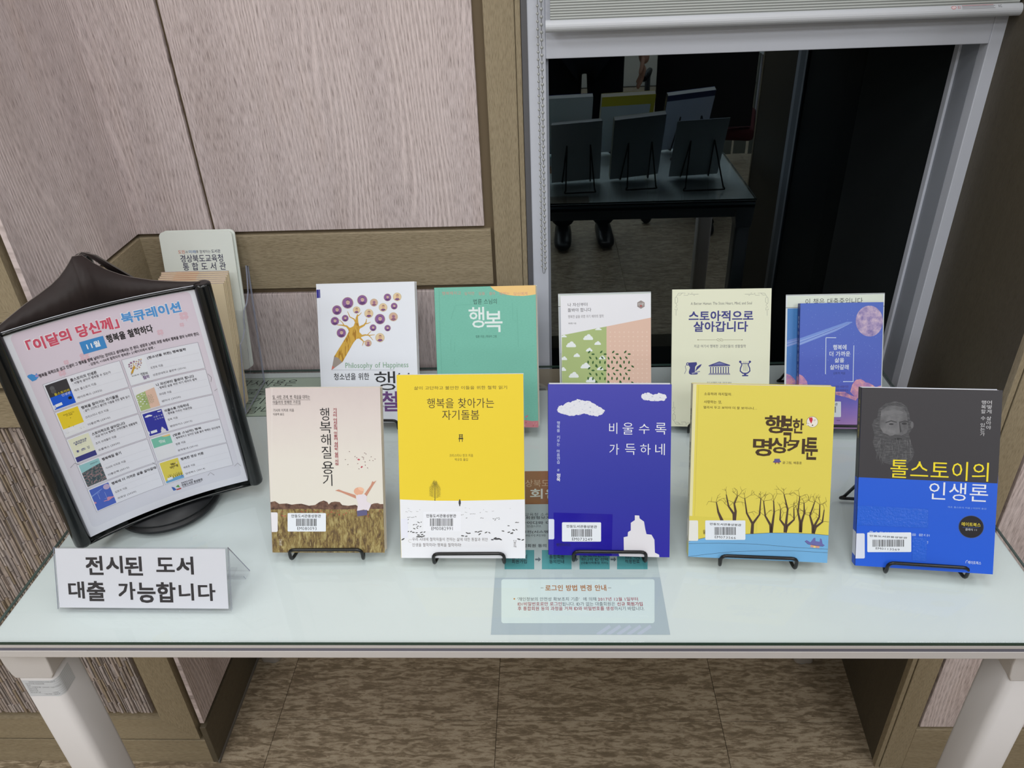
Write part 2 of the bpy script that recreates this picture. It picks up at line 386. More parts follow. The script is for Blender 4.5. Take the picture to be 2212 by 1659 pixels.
# ---- roller blind with its bottom bar, bead chain
def pleat_mat():
    m, N, L, b = nodemat('pleated_blind')
    wv = N.new('ShaderNodeTexWave'); wv.bands_direction = 'Z'; wv.inputs['Scale'].default_value = 96.0; L.new(vec(N, L, (1, 1, 1), rnd=False), wv.inputs['Vector'])
    L.new(ramp(N, L, wv.outputs['Fac'], [(0.2, (132, 136, 134)), (0.7, (190, 194, 192))]), b.inputs['Base Color'])
    b.inputs['Roughness'].default_value = 0.8; bump(N, L, b, wv.outputs['Fac'], 0.6, 0.001); return m
bl = empty('window_blind', (0.955, D-0.028, 0.5335), 'pale grey pleated blind with white rounded bottom bar, hanging over the window', 'blind')
MB().box(0.6520, 1.262, D-0.030, D-0.0265, 0.548, 0.95, pleat_mat()).build('blind_fabric', bl, True)
prof = [(D-0.028+0.0085*math.cos(a), 0.5415+0.0078*math.sin(a)) for a in [i*2*PI/20 for i in range(20)]]
MB().prism(prof, 0.6455, 1.272, plain('bar_white', (198, 201, 207), 0.42, 0.4), 'x').build('bottom_bar', bl, True)
ch = empty('bead_chain', (0.6385, D-0.022, 0.178), 'clear plastic bead chain loop hanging in front of the grey window post', 'bead chain')
M_BEAD = plain('bead_clear', (160, 163, 162), 0.12, 0.9); M_CORD = plain('cord_grey', (110, 112, 116), 0.5)
mb = MB(); yc = D-0.022
pth = [(0.6405, yc, 0.95), (0.6400, yc, 0.55), (0.6400, yc, 0.20)] + [(0.6378+0.0022*math.cos(a), yc, 0.186+0.007*math.sin(a)) for a in [0, -0.5, -1.0, -1.57, -2.1, -2.6, -3.14]] + [(0.6356, yc, 0.20), (0.6352, yc, 0.55), (0.6350, yc, 0.95)]
mb.tube(pth, 0.0005, M_CORD, 6).build('cord', ch, True)
mb = MB()
def bead(mb, c, r):
    mb.lathe([(r*0.05, -r), (r*0.7, -r*0.7), (r, 0), (r*0.7, r*0.7), (r*0.05, r)], c, M_BEAD, 8)
z = 0.188
while z < 0.93:
    bead(mb, (0.6400, yc, z), 0.0024); bead(mb, (0.6350, yc+0.001, z+0.004), 0.0021); z += 0.0096
o = mb.build('beads', ch, True); o['kind'] = 'stuff'

# ================================================================ flat print
def homography(src, dst):
    """3x3 map that takes the four src points to the four dst points"""
    A = []
    for (x, y), (u, v) in zip(src, dst):
        A.append([x, y, 1, 0, 0, 0, -u*x, -u*y, u]); A.append([0, 0, 0, x, y, 1, -v*x, -v*y, v])
    n = 8
    for i in range(n):
        p = max(range(i, n), key=lambda r: abs(A[r][i])); A[i], A[p] = A[p], A[i]
        for r in range(n):
            if r != i:
                k = A[r][i]/A[i][i]
                A[r] = [a-k*b for a, b in zip(A[r], A[i])]
    h = [A[i][8]/A[i][i] for i in range(n)] + [1.0]
    return lambda x, y: ((h[0]*x+h[1]*y+h[2])/(h[6]*x+h[7]*y+1), (h[3]*x+h[4]*y+h[5])/(h[6]*x+h[7]*y+1))
GLY = {}
PENDING = []      # prints waiting for their lettering; filled in at the end of the script
USED = set()
def load_glyphs(bold):
    ALLCH = sorted(USED)
    """every character used in the scene, converted to outlines in one go (one character per line of a single text)"""
    c = bpy.data.curves.new('t', 'FONT'); c.body = '\n'.join(ALLCH); c.size = 1.0; c.resolution_u = 2; c.offset = bold; c.space_line = 4.0
    o = bpy.data.objects.new('t', c); COL.objects.link(o); me = bpy.data.meshes.new_from_object(o)
    pitch = 4.0; V = me.vertices; tab = {ch: ([], [], {}) for ch in ALLCH}
    for p in me.polygons:
        li = int(round(-(V[p.vertices[0]].co.y-0.35)/pitch)); ch = ALLCH[min(max(li, 0), len(ALLCH)-1)]
        P, F, mp = tab[ch]; f = []
        for i in p.vertices:
            if i not in mp: mp[i] = len(P); P.append((V[i].co.x, V[i].co.y+li*pitch))
            f.append(mp[i])
        F.append(tuple(f))
    bpy.data.objects.remove(o); bpy.data.curves.remove(c); bpy.data.meshes.remove(me)
    return tab
def glyphs(text, bold, res):
    """outline of a line of text as (points, faces), scaled to the unit box"""
    k = (text, bold)
    if k in GLY: return GLY[k]
    wide = 0.0
    if bold > 0.012: wide = bold*0.85; bold = 0.0
    if bold not in GLY: GLY[bold] = load_glyphs(bold)
    tab = GLY[bold]; P, F, x = [], [], 0.0
    for ch in text:
        if ch == ' ': x += 0.32; continue
        p, f, _ = tab[ch]
        if not p: x += 0.3; continue
        n = len(P)
        if ch.isdigit():
            m0, m1 = min(u for u, v in p), max(u for u, v in p); P += [(u-(m0+m1)/2+0.29+x, v) for u, v in p]; x += 0.58
        elif '\uac00' <= ch <= '\ud7a3': P += [(u+x, v) for u, v in p]; x += 0.93
        else:
            m0 = min(u for u, v in p); P += [(u-m0+0.04+x, v) for u, v in p]; x += max(u for u, v in p)-m0+0.09
        F += [tuple(n+i for i in q) for q in f]
    xs = [p[0] for p in P] or [0, 1]; ys = [p[1] for p in P] or [0, 1]
    x0, x1, y0, y1 = min(xs), max(xs), min(ys), max(ys); sx = (x1-x0) or 1; sy = (y1-y0) or 1
    G = [((x-x0)/sx, (y1-y)/sy) for x, y in P]
    if wide > 0:        # heavier lettering: the same outlines struck four times, a hair apart
        n = len(G); G2, F2 = [], []
        for i, (a, b) in enumerate(((-1, -1), (1, -1), (-1, 1), (1, 1))):
            G2 += [(u+a*wide/sx, v+b*wide/sy) for u, v in G]; F2 += [tuple(i*n+j for j in f) for f in F]
        G, F = G2, F2
    GLY[k] = (G, F, sx/sy); return GLY[k]
def clip(pts, x0, y0, x1, y1):
    for ax, lim, sg in ((0, x0, 1), (0, x1, -1), (1, y0, 1), (1, y1, -1)):
        out = []
        for i, p in enumerate(pts):
            q = pts[i-1]; ip = (p[ax]-lim)*sg >= 0; iq = (q[ax]-lim)*sg >= 0
            if ip != iq:
                t = (lim-q[ax])/(p[ax]-q[ax]); out.append((q[0]+t*(p[0]-q[0]), q[1]+t*(p[1]-q[1])))
            if ip: out.append(p)
        pts = out
        if len(pts) < 3: return []
    return pts
class Print:
    """flat printed artwork: filled outlines in stacked layers a few hundredths of a millimetre apart.
    w, h: size of the sheet in metres. px: where the sheet's TL, TR, BR, BL corners sit, in pixels of the image or its crops (poster: own units)."""
    def __init__(s, w, h, px=None, dz=0.00004):
        s.w, s.h = w, h; s.polys = []; s.dz = dz; s.n = 1; s.mini = False
        s.q = homography(px, [(0, 0), (w, 0), (w, h), (0, h)]) if px else (lambda x, y: (x, y))
        s.cm = None
    def up(s): s.n += 1
    def add(s, pts, col, raw=False, cl=True, **kw):
        P = pts if raw else [s.q(*p) for p in pts]
        if cl: P = clip(P, 0, 0, s.w, s.h)
        if len(P) < 3: return
        s.polys.append((P, [tuple(range(len(P)))], col if not isinstance(col, tuple) else flat(col, **kw), s.n))
    def rect(s, x0, y0, x1, y1, col, **kw): s.add([(x0, y0), (x1, y0), (x1, y1), (x0, y1)], col, **kw)
    def rrect(s, x0, y0, x1, y1, r, col, **kw):
        P = []
        for cx, cy, a0 in ((x1-r, y0+r, -90), (x1-r, y1-r, 0), (x0+r, y1-r, 90), (x0+r, y0+r, 180)):
            for k in range(5):
                a = math.radians(a0+k*22.5); P.append((cx+r*math.cos(a), cy+r*math.sin(a)))
        s.add(P, col, **kw)
    def line(s, pts, wd, col, w2=None):
        """stroke with round-ish joints; widths in the units of the points"""
        w2 = wd if w2 is None else w2; n = len(pts); L_, R_ = [], []
        for i, p in enumerate(pts):
            a = pts[max(0, i-1)]; b = pts[min(n-1, i+1)]; dx, dy = b[0]-a[0], b[1]-a[1]; l = math.hypot(dx, dy) or 1
            k = (wd + (w2-wd)*i/max(1, n-1))/2; nx, ny = -dy/l*k, dx/l*k
            L_.append((p[0]+nx, p[1]+ny)); R_.append((p[0]-nx, p[1]-ny))
        for i in range(n-1): s.add([L_[i], L_[i+1], R_[i+1], R_[i]], col)
    def ell(s, cx, cy, rx, ry, col, rot=0, n=14, **kw):
        c, d = math.cos(rot), math.sin(rot)
        s.add([(cx+rx*math.cos(t)*c-ry*math.sin(t)*d, cy+rx*math.cos(t)*d+ry*math.sin(t)*c) for t in [i*2*PI/n for i in range(n)]], col, **kw)
    def text(s, t, x0, y0, x1, y1, col, bold=0.0, res=2, fit=True, slant=0):
        if s.mini and (y1-y0) < s.minh: return
        (a, b), (c, d) = s.q(x0, y0), s.q(x1, y1)
        USED.update(ch for ch in t if ch != ' ')
        s.polys.append(((a, b, c-a, d-b, slant), (t, bold), col if not isinstance(col, tuple) else flat(col), s.n))
    def vtext(s, t, x0, y0, x1, y1, col, bold=0.0, x2=None):
        """characters stacked from y0 to y1; the column may drift from x0 to x2"""
        if s.mini: return
        n = sum(0.5 if c == ' ' else 1 for c in t); st = (y1-y0)/n; y = y0; x2 = x0 if x2 is None else x2
        for c in t:
            if c == ' ': y += st*0.5; continue
            dx = (x2-x0)*(y-y0)/(y1-y0); s.text(c, x0+dx, y+st*0.05, x1+dx, y+st*0.93, col, bold); y += st
    def put(s, other, x0, y0, x1, y1):
        """another print, reduced, inside this one (thumbnail)"""
        kx, ky = (x1-x0)/other.w, (y1-y0)/other.h
        for P, F, m, n in other.polys:
            if isinstance(F, tuple): s.polys.append(((x0+P[0]*kx, y0+P[1]*ky, P[2]*kx, P[3]*ky, P[4]), F, m, s.n + n*0.6))
            else: s.polys.append(([(x0+x*kx, y0+y*ky) for x, y in P], F, m, s.n + n*0.6))
        s.n += 5
    def build(s, name, parent, place, thick=0.0, split=0.0):
        """place(x, y, lift) -> point in the parent's frame. Large outlines are cut into strips when the sheet is curved."""
        me = bpy.data.meshes.new(name); o = bpy.data.objects.new(name, me); COL.objects.link(o); o.parent = parent
        PENDING.append((s, me, place, split)); return o
    def fill(s, me, place, split):
        verts, faces, mats, idx = [], [], [], []
        mi = {}
        for k9, (P, F, m, n) in enumerate(s.polys):
            n += (k9 % 8)*0.07          # neighbours in one layer never lie in exactly the same plane
            copies = 1
            if isinstance(F, tuple):
                copies = 4 if F[1] > 0.012 else 1
                (a, b, c, d, sl), (t, bold) = P, F; G, F, _ = glyphs(t, bold, 2)
                P = [(a+c*(u+sl*(1-v)), b+d*v) for u, v in G]
            if m.name not in mi: mi[m.name] = len(mats); mats.append(m)
            k = mi[m.name]
            if split and len(F) == 1 and len(F[0]) == len(P) and max(p[0] for p in P)-min(p[0] for p in P) > split*1.5:
                bx0 = min(p[0] for p in P); bx1 = max(p[0] for p in P); ns = int((bx1-bx0)/split)+1
                by0, by1 = min(p[1] for p in P)-1, max(p[1] for p in P)+1
                for i in range(ns):
                    Q = clip(P, bx0+(bx1-bx0)*i/ns, by0, bx0+(bx1-bx0)*(i+1)/ns, by1)
                    if len(Q) < 3: continue
                    o = len(verts); verts += [place(x, y, n*s.dz) for x, y in Q]; faces.append(tuple(range(o, o+len(Q)))); idx.append(k)
                continue
            o = len(verts); q9 = max(1, len(P)//copies); verts += [place(x, y, (n+0.12*(i9//q9))*s.dz) for i9, (x, y) in enumerate(P)]
            for f in F: faces.append(tuple(o+i for i in f)); idx.append(k)
        me.from_pydata(verts, [], faces)
        for m in mats: me.materials.append(m)
        me.polygons.foreach_set('material_index', idx); me.update()
BLK = (34, 32, 34)
def noisy(name, stops, scale, detail=4, rough=0.6, dist=0.0, gloss=0.55, coord='Object'):
    m, N, L, b = nodemat(name)
    f = noise(N, L, vec(N, L, scale, coord, rnd=False), detail, rough, dist)
    L.new(ramp(N, L, f, stops), b.inputs['Base Color']); b.inputs['Roughness'].default_value = gloss; b.inputs['Specular IOR Level'].default_value = 0.3; return m
def grad(name, stops, z0, z1, gloss=0.5, nz=0.0, nscale=(30, 30, 30)):
    """printed colour gradient from z0 (bottom) to z1 (top) of the sheet"""
    m, N, L, b = nodemat(name)
    tc = N.new('ShaderNodeTexCoord'); sp = N.new('ShaderNodeSeparateXYZ'); L.new(tc.outputs['Object'], sp.inputs[0])
    mr = N.new('ShaderNodeMapRange'); mr.inputs['From Min'].default_value = z0; mr.inputs['From Max'].default_value = z1; L.new(sp.outputs[2], mr.inputs[0])
    src = mr.outputs[0]
    if nz:
        f = noise(N, L, vec(N, L, nscale, rnd=False), 4, 0.6)
        a = N.new('ShaderNodeMath'); a.operation = 'MULTIPLY_ADD'; a.inputs[1].default_value = nz; L.new(f, a.inputs[0]); L.new(src, a.inputs[2]); src = a.outputs[0]
        a2 = N.new('ShaderNodeMath'); a2.operation = 'SUBTRACT'; a2.inputs[1].default_value = nz/2; L.new(src, a2.inputs[0]); src = a2.outputs[0]
    L.new(ramp(N, L, src, stops), b.inputs['Base Color']); b.inputs['Roughness'].default_value = gloss; b.inputs['Specular IOR Level'].default_value = 0.35; return m

# ================================================================ table
tab = empty('display_table', (0.6, 0.3, HF), 'white powder-coated table with a pale glass-covered top and square legs', 'table')
W = 1.2
MB().box(0.0, W, 0.0, D-0.008, -0.0052, 0.0, M_GLASS, 0.0006).build('glass_top', tab, True)
e = MB()
for x0, x1, y0, y1 in ((-0.0004, W+0.0004, -0.0004, 0.0001), (-0.0004, W+0.0004, D-0.0081, D-0.0078), (-0.0004, 0.0001, 0, D-0.008), (W-0.0001, W+0.0004, 0, D-0.008)):
    e.box(x0, x1, y0, y1, -0.0050, -0.0008, M_GEDGE)
e.build('glass_edge', tab, True)
MB().box(0.002, W-0.002, 0.002, D-0.010, -0.0260, -0.0060, M_TOP, 0.0005).build('table_top', tab, True)
def rail(x0, x1, y0, y1, face):
    r = MB(); b = 0.0012
    r.box(x0, x1, y0, y1, -0.0125, -0.0062, M_WPAINT, b)
    i = 0.0004
    r.box(x0+(i if face == 'x' else 0), x1-(i if face == 'x' else 0), y0+(i if face == 'y' else 0), y1-(i if face == 'y' else 0), -0.0170, -0.0120, M_GROOVE)
    r.box(x0, x1, y0, y1, -0.0285, -0.0165, M_WPAINT, b); return r
rail(0.0015, W-0.0015, 0.0010, 0.022, 'y').build('rail', tab, True)
rail(0.0015, W-0.0015, D-0.031, D-0.010, 'y').build('rail', tab, True)
rail(0.0012, 0.022, 0.020, D-0.030, 'x').build('rail', tab, True)
rail(W-0.022, W-0.0012, 0.020, D-0.030, 'x').build('rail', tab, True)
M_FOOT = plain('foot_grey', (150, 150, 150), 0.5)
def leg(x0, x1, y0, y1):
    r = 0.009; P = []
    for cx, cy, a0 in ((x1-r, y0+r, -90), (x1-r, y1-r, 0), (x0+r, y1-r, 90), (x0+r, y0+r, 180)):
        for k in range(6):
            a = math.radians(a0+k*18); P.append((cx+r*math.cos(a), cy+r*math.sin(a)))
    g = MB().prism(P, HF+0.016, -0.0290, M_WPAINT, 'z')
    for f in g.bm.faces: f.smooth = len(f.verts) == 4
    o = g.build('leg', tab, True)
    f = MB().lathe([(0.012, 0.0), (0.016, 0.002), (0.016, 0.008), (0.006, 0.010), (0.006, 0.018)], ((x0+x1)/2, (y0+y1)/2, HF), M_FOOT, 16).build('foot', o)
    return o
for x0, x1, y0, y1 in ((-0.0065, 0.0425, 0.018, 0.070), (W-0.0425+0.001, W+0.006, 0.018, 0.070), (0.004, 0.044, D-0.072, D-0.022), (W-0.044, W-0.004, D-0.072, D-0.022)):
    lg = leg(x0, x1, y0, y1)
    a = 0.0035
    pts = [(x0-a, -0.0290), (x1+a+0.0015, -0.0290), (x1+a, -0.060), (x1+0.002, -0.0790), (x1-0.002, -0.0860), (x0+0.002, -0.0860), (x0-0.001, -0.0790), (x0-a, -0.060)]
    MB().prism(pts, y0-0.0016, y1+0.0016, M_WPAINT, 'y', 0.0016).build('leg_bracket', tab, True)
# cross bar of the rear legs, seen under the table through the window's reflection
MB().box(0.044, W-0.044, D-0.055, D-0.035, -0.060, -0.0290, M_WPAINT, 0.001).build('rear_beam', tab, True)
# inventory sticker wrapped round the front left leg
st = Print(0.066, 0.030)
st.n = 0; st.rect(0, 0, 0.066, 0.030, (214, 218, 224)); st.up()
for k in range(9): st.rect(0.0005, 0.0012+k*0.0033, 0.0655, 0.00135+k*0.0033, (120, 124, 132))
for k, (a, b, t) in enumerate([(0.008, 0.040, '경상북도교육청안동도서관용상분관'), (0.003, 0.026, 'G2101700-22222048'), (0.003, 0.008, '책상'), (0.003, 0.044, '책상, 사무용테이블, 1200×600, 1200×750mm'), (0.003, 0.014, '일반가구류'), (0.003, 0.014, '일반가구류'), (0.003, 0.016, '2016-07-29'), (0.020, 0.029, '146,700')]):
    st.text(t, a, 0.0019+k*0.0033, b, 0.0040+k*0.0033, (70, 70, 78), 0.0)
st.text('고유번호', 0.031, 0.0217, 0.038, 0.0238, (70, 70, 78)); st.text('내용연수', 0.031, 0.0250, 0.039, 0.0271, (70, 70, 78))
def wrap(x, y, l):
    # flat across the front face, round the corner radius, on along the side
    X0, X1, Y0, r = -0.0065+0.006, 0.0425, 0.018, 0.009; u = X0 + x; d = l + 0.0001; z = -0.0915-y
    xe = X1-r
    if u <= xe: return (u, Y0-d, z)
    a = (u-xe)/r
    if a < PI/2: return (xe+(r+d)*math.sin(a), Y0+r-(r+d)*math.cos(a), z)
    return (X1+d, Y0+r+(u-xe-r*PI/2), z)
so = st.build('inventory_sticker', None, wrap, split=0.0015)
so.parent = tab; so.matrix_parent_inverse = TC[tab.name].inverted()
# sheets lying under the glass (they belong to the table top's display, each can be lifted out)
ZP = -0.0057
def sheet(name, x0, x1, y0, y1, label, pr, cat='paper'):
    o = pr.build(name, None, lambda x, y, l: (x-(x1-x0)/2, (y1-y0)/2-y, l)); o.location = ((x0+x1)/2, (y0+y1)/2, ZP+TZ)
    return tag(o, label, cat)
c = Print(0.198, 0.2902, [(1084.5, 1018.1), (1385.1, 1015.2), (1447.9, 1370.7), (1060.3, 1370.6)])
c.n = 0
BG = (178, 190, 200); c.add([(0, 0), (0.198, 0), (0.198, 0.2902), (0, 0.2902)], BG, raw=True); c.up()
c.add([(0, 0), (0.198, 0), (0.198, 0.0715), (0, 0.0715)], (160, 104, 66), raw=True); 
c.add([(0, 0.0715), (0.198, 0.0715), (0.198, 0.205), (0, 0.205)], (196, 206, 210), raw=True); 
for k in range(5): c.line([(1290+k*22, 1371), (1318+k*22, 1352)], 7, (190, 197, 214))
c.up()
c.rrect(1083, 1251, 1414, 1346, 5, (218, 230, 232)); c.up()
c.text('경상북도교육청', 1118, 1036, 1238, 1051, (214, 180, 150)); c.text('회원통합', 1146, 1056, 1275, 1076, (232, 228, 222), 0.02)
D1 = (70, 74, 84); RD = (160, 52, 66)
for t, x0, y0, x1, y1, b in [('교육청 소속 공공도서관', 1134, 1108, 1240, 1114, 0), ('회원정보가 통합', 1136, 1115, 1215, 1121, .02), ('아이디와 대출회원', 1126, 1126, 1226, 1132, .02), ('있습니다.', 1138, 1134, 1170, 1139, 0), ('이전(시스템 통합)', 1128, 1146, 1215, 1152, .02), ('홈페이지와 전자', 1124, 1154, 1206, 1159, 0), ('통합회원 동의', 1120, 1175, 1180, 1182, .02)]:
    c.text(t, x0, y0, x1, y1, D1, b)
for i, (x0, x1, ts) in enumerate([(1090, 1154, ['홈페이지', '회원가입']), (1170.6, 1234.7, ['통합회원', '동의안내']), (1252, 1317, ['등록회원은', '하나의 ID 선택', '(대출이력통합 처리)']), (1333, 1399, ['30분 이내', '적용완료'])]):
    c.rect(x0, 1188, x1, 1229.5, (84, 158, 166))
    c.up()
    ys = [(1198, 1207), (1208.5, 1217)] if len(ts) == 2 else [(1196, 1203), (1205, 1212), (1213, 1219)]
    for t, (a, b) in zip(ts, ys):
        hw = min(29, 5.2*len(t)) if len(ts) == 3 else 16; c.text(t, (x0+x1)/2-hw, a, (x0+x1)/2+hw, b, (34, 52, 66), 0.02)
    c.n -= 1
    if i < 3: c.add([(x1+2, 1206.5), (x1+9, 1206.5), (x1+9, 1203), (x1+14.5, 1208.3), (x1+9, 1213.5), (x1+9, 1210), (x1+2, 1210)], (98, 110, 122))
c.text('로그인 방법 변경 안내', 1178, 1263.5, 1310, 1276, (176, 112, 44), 0.02); c.rect(1168, 1269.3, 1174, 1270.3, (130, 130, 130)); c.rect(1313.5, 1269.3, 1320.5, 1270.3, (130, 130, 130))
c.ell(1111, 1293.5, 1.8, 1.6, (190, 130, 50))
for t, x0, y0, x1, y1, cc, b in [("'개인정보의 안전성 확보조치 기준'", 1118, 1290, 1252, 1298, D1, 0), ('에 의해', 1259.5, 1290, 1288.5, 1298, D1, 0), ('2017년 12월 1일부터', 1291.5, 1290, 1378.5, 1298, RD, .01),
        ('ID/비밀번호로만 로그인', 1118.6, 1300.3, 1213.5, 1308.5, RD, .01), ('됩니다. ID가 없는 대출회원은', 1214.5, 1300.3, 1329, 1308.5, D1, 0), ('신규 회원가입', 1333, 1300.3, 1388.6, 1308.5, RD, .02),
        ('후 통합회원 동의 과정을 거쳐 ID와 비밀번호를 생성', 1118.6, 1310, 1325.8, 1318.5, RD, .01), ('하시기 바랍니다.', 1326.5, 1310, 1392.6, 1318.5, D1, 0)]:
    c.text(t, x0, y0, x1, y1, cc, b)
sheet('notice_sheet', .574, .772, .0148, .305, 'grey and brown login notice lying under the glass in the table centre', c, 'notice')
c = Print(0.28, 0.1195, [(420.2, 819.0), (759.9, 813.7), (726.6, 897.2), (359.8, 902.1)])
c.n = 0; c.add([(0, 0), (0.28, 0), (0.28, 0.1195), (0, 0.1195)], (186, 200, 186), raw=True); c.up()
c.add([(0, 0), (0.28, 0), (0.28, 0.0012), (0, 0.0012)], (110, 124, 114), raw=True); c.add([(0, 0.118), (0.28, 0.118), (0.28, 0.1195), (0, 0.1195)], (110, 124, 114), raw=True)
for t, x0, y0, x1, y1 in [('사용은', 567, 820.5, 633, 833), ('람시', 522, 821.5, 560, 834), ('결', 559, 839.5, 590, 852.5), ('종료', 500, 841, 548, 853), ('기간', 549, 858.5, 592, 871.5), ('도', 524, 859, 542, 872), ('람니다', 538, 878.5, 608, 892)]:
    c.text(t, x0, y0, x1, y1, (44, 52, 50), 0.0, slant=0.10)
sheet('rule_sheet', .02, .30, .4535, .573, 'pale green notice with slanted black lettering under the glass at the back left', c, 'notice')
c = Print(0.16, 0.069, [(1131.8, 797.6), (1331.1, 794.4), (1338.5, 840.4), (1130.1, 843.5)])
c.n = 0; c.add([(0, 0), (0.16, 0), (0.16, 0.069), (0, 0.069)], (150, 136, 118), raw=True); c.up()
c.ell(1150, 846, 36, 21, (172, 160, 146), n=28); c.up(); c.ell(1150, 848, 32, 17.5, (112, 112, 112), n=28); c.up(); c.rect(1120, 834.5, 1340, 839, (158, 154, 148))
sheet('leaflet_sheet', .60, .76, .52, .589, 'beige sheet with a grey arch under the glass by the window post', c, 'paper')

# ================================================================ cover artwork
LIB = '안동도서관용상분관'
def barcode(c, x0, y0, x1, y1, code, tx, bx, cx, bg=(228, 234, 242)):
    """library barcode sticker: rounded white label, library name, bars and number"""
    c.up(); c.rrect(x0, y0, x1, y1, 8, bg, rough=0.3)
    if c.mini: return
    c.up(); c.text(LIB, *tx, BLK, 0.016); c.text(code, *cx, BLK, 0.0)
    R_ = random.Random(code); x = bx[0]
    while x < bx[2]-2:
        w_ = R_.choice([2.2, 3.2, 5.5]); c.rect(x, bx[1], min(x+w_, bx[2]), bx[3], BLK); x += w_+R_.choice([2.4, 3.4, 5])
def sky_dots(c, x0, y0, x1, y1, n, col, r=(0.8, 2.2), seed=1):
    R_ = random.Random(seed)
    for _ in range(n): q = R_.uniform(*r); c.ell(R_.uniform(x0, x1), R_.uniform(y0, y1), q, q, col, n=5)
PXC = dict(courage=[(125, 152), (1062, 137), (1095, 1485), (188, 1483)], selfcare=[(137, 72), (1143, 68), (1160, 1533), (173, 1528)],  # corners of each cover, in pixels of image crops
    blue=[(163, 147), (1145, 147), (1128, 1526), (165, 1505)], cartoon=[(210, 112), (1315, 125), (1252, 1500), (165, 1450)],
    tolstoy=[(222, 98), (1293, 115), (1217, 1522), (165, 1450)], philo=[(797, 148), (1728, 120), (1768, 1450), (864, 1454)],
    teal=[(340, 185), (1297, 155), (1322, 1500), (389, 1489)], nbook=[(135, 172), (998, 152), (1004, 1393), (159, 1393)],
    stoic=[(1205, 113), (2155, 100), (2119, 1438), (1192, 1418)], moon=[(415, 260), (1235, 240), (1203, 1504), (382, 1502)])

def art_courage(c):
    h = c.h
    m = (216, 207, 203) if c.mini else grad('print_dusk_sky', [(0.0, (222, 218, 206)), (0.45, (222, 217, 208)), (0.8, (214, 204, 200)), (1.0, (206, 194, 192))], 0.04, h, 0.55, 0.12, (60, 60, 60))
    c.add([(0, 0), (c.w, 0), (c.w, h), (0, h)], m, raw=True); c.up()
    c.rect(176, 150, 179, 1100, (226, 220, 216))
    c.up()
    f = (112, 92, 60) if c.mini else noisy('print_meadow', [(0.30, (66, 52, 38)), (0.42, (104, 84, 56)), (0.52, (138, 118, 72)), (0.60, (160, 146, 96)), (0.72, (186, 168, 120))], (210, 210, 70), 5, 0.7, 0.6)
    tr = (92, 68, 58) if c.mini else noisy('print_far_trees', [(0.35, (72, 50, 44)), (0.65, (126, 96, 80))], (160, 160, 160), 3)
    c.add([(165, 1078), (205, 1070), (240, 1092), (300, 1088), (340, 1098), (380, 1092), (420, 1090), (480, 1106), (530, 1100), (565, 1076), (600, 1063), (630, 1076), (640, 1095), (660, 1078), (690, 1072), (730, 1076), (750, 1100), (800, 1106), (860, 1098), (880, 1112), (960, 1108), (985, 1096), (1010, 1086), (1040, 1084), (1060, 1092), (1095, 1090), (1098, 1150), (165, 1150)], tr)
    c.up(); c.add([(165, 1138), (400, 1132), (700, 1136), (1100, 1130), (1110, 1500), (165, 1500)], f)
    c.up()
    R_ = random.Random(3)
    for _ in range(70):
        x = R_.uniform(230, 1080); r = R_.uniform(2, 7); c.ell(x, R_.uniform(1140, 1196), r, r*0.6, R_.choice([(176, 66, 58), (196, 84, 84), (150, 60, 50)]), n=7)
    for _ in range(0 if c.mini else 130):
        x = R_.uniform(180, 1085); y = R_.uniform(1190, 1480); c.line([(x, y), (x+R_.uniform(-5, 5), y-R_.uniform(14, 40))], R_.uniform(1.5, 4), R_.choice([(176, 160, 104), (86, 70, 48), (148, 136, 84), (196, 180, 130), (70, 60, 40)]), 1)
    c.up()
    c.ell(885, 988, 40, 32, (222, 168, 140)); c.ell(905, 970, 26, 14, (232, 186, 158), 0.4)
    c.add([(693, 982), (722, 973), (760, 988), (858, 1018), (868, 1048), (850, 1042), (740, 996)], (196, 140, 118))
    c.add([(1030, 900), (1008, 912), (996, 905), (985, 935), (930, 1012), (945, 1036), (975, 985), (1006, 935)], (196, 140, 118))
    c.up()
    c.add([(862, 1035), (880, 1015), (935, 1013), (952, 1030), (950, 1068), (988, 1092), (965, 1146), (925, 1136), (870, 1148), (880, 1092)], (222, 214, 222))
    c.add([(870, 1146), (952, 1138), (954, 1180), (915, 1186), (874, 1192)], (92, 90, 128))
    for x, y in [(810,664),(935,676),(945,683),(855,705),(915,708),(925,712),(988,706),(1020,725),(870,715),(975,735),(777,730),(798,770),(878,762),(938,748),(940,775),(958,797),(888,805),(1003,738),(925,724)]:
        c.ell(x, y, 5, 2.6, (112, 70, 74), R_.uniform(-1, 1), 7)
    c.ell(886, 729, 11, 6, (186, 62, 82), 0.1, 8); c.ell(910, 790, 10, 6, (186, 62, 82), -.7, 8)
    D_ = (62, 56, 56)
    for ch, b in zip('행복해질용기', [(568, 308, 647, 412), (566, 420, 665, 514), (574, 522, 660, 614), (582, 622, 664, 722), (584, 745, 684, 848), (592, 850, 672, 945)]): c.text(ch, *b, BLK)
    if not c.mini:
        c.text('일, 사랑, 관계, 병, 죽음을 대하는', 182, 207, 488, 236, D_); c.rect(182, 241, 490, 243, (110, 100, 100))
        c.text('아들러의 명쾌한 가르침', 184, 250, 410, 277, D_); c.rect(182, 282, 412, 284, (110, 100, 100))
        c.text('기시미 이치로 지음', 188, 318, 358, 341, D_); c.text('이용택 옮김', 188, 353, 276, 372, D_)
        c.vtext('기시미 이치로의 아들러 심리학 실천 지침', 677, 308, 702, 778, (150, 44, 60), 0.02, x2=694); c.line([(705, 310), (719, 776)], 1.6, (170, 90, 100))
        c.vtext('더좋은책', 240, 1375, 262, 1430, (214, 206, 190))
    c.up(); c.rrect(150, 1160, 228, 1318, 12, (228, 226, 230))
    barcode(c, 308, 1165, 618, 1314, 'EM080093', (338, 1176, 578, 1202), (378, 1210, 545, 1270), (386, 1277, 543, 1302))
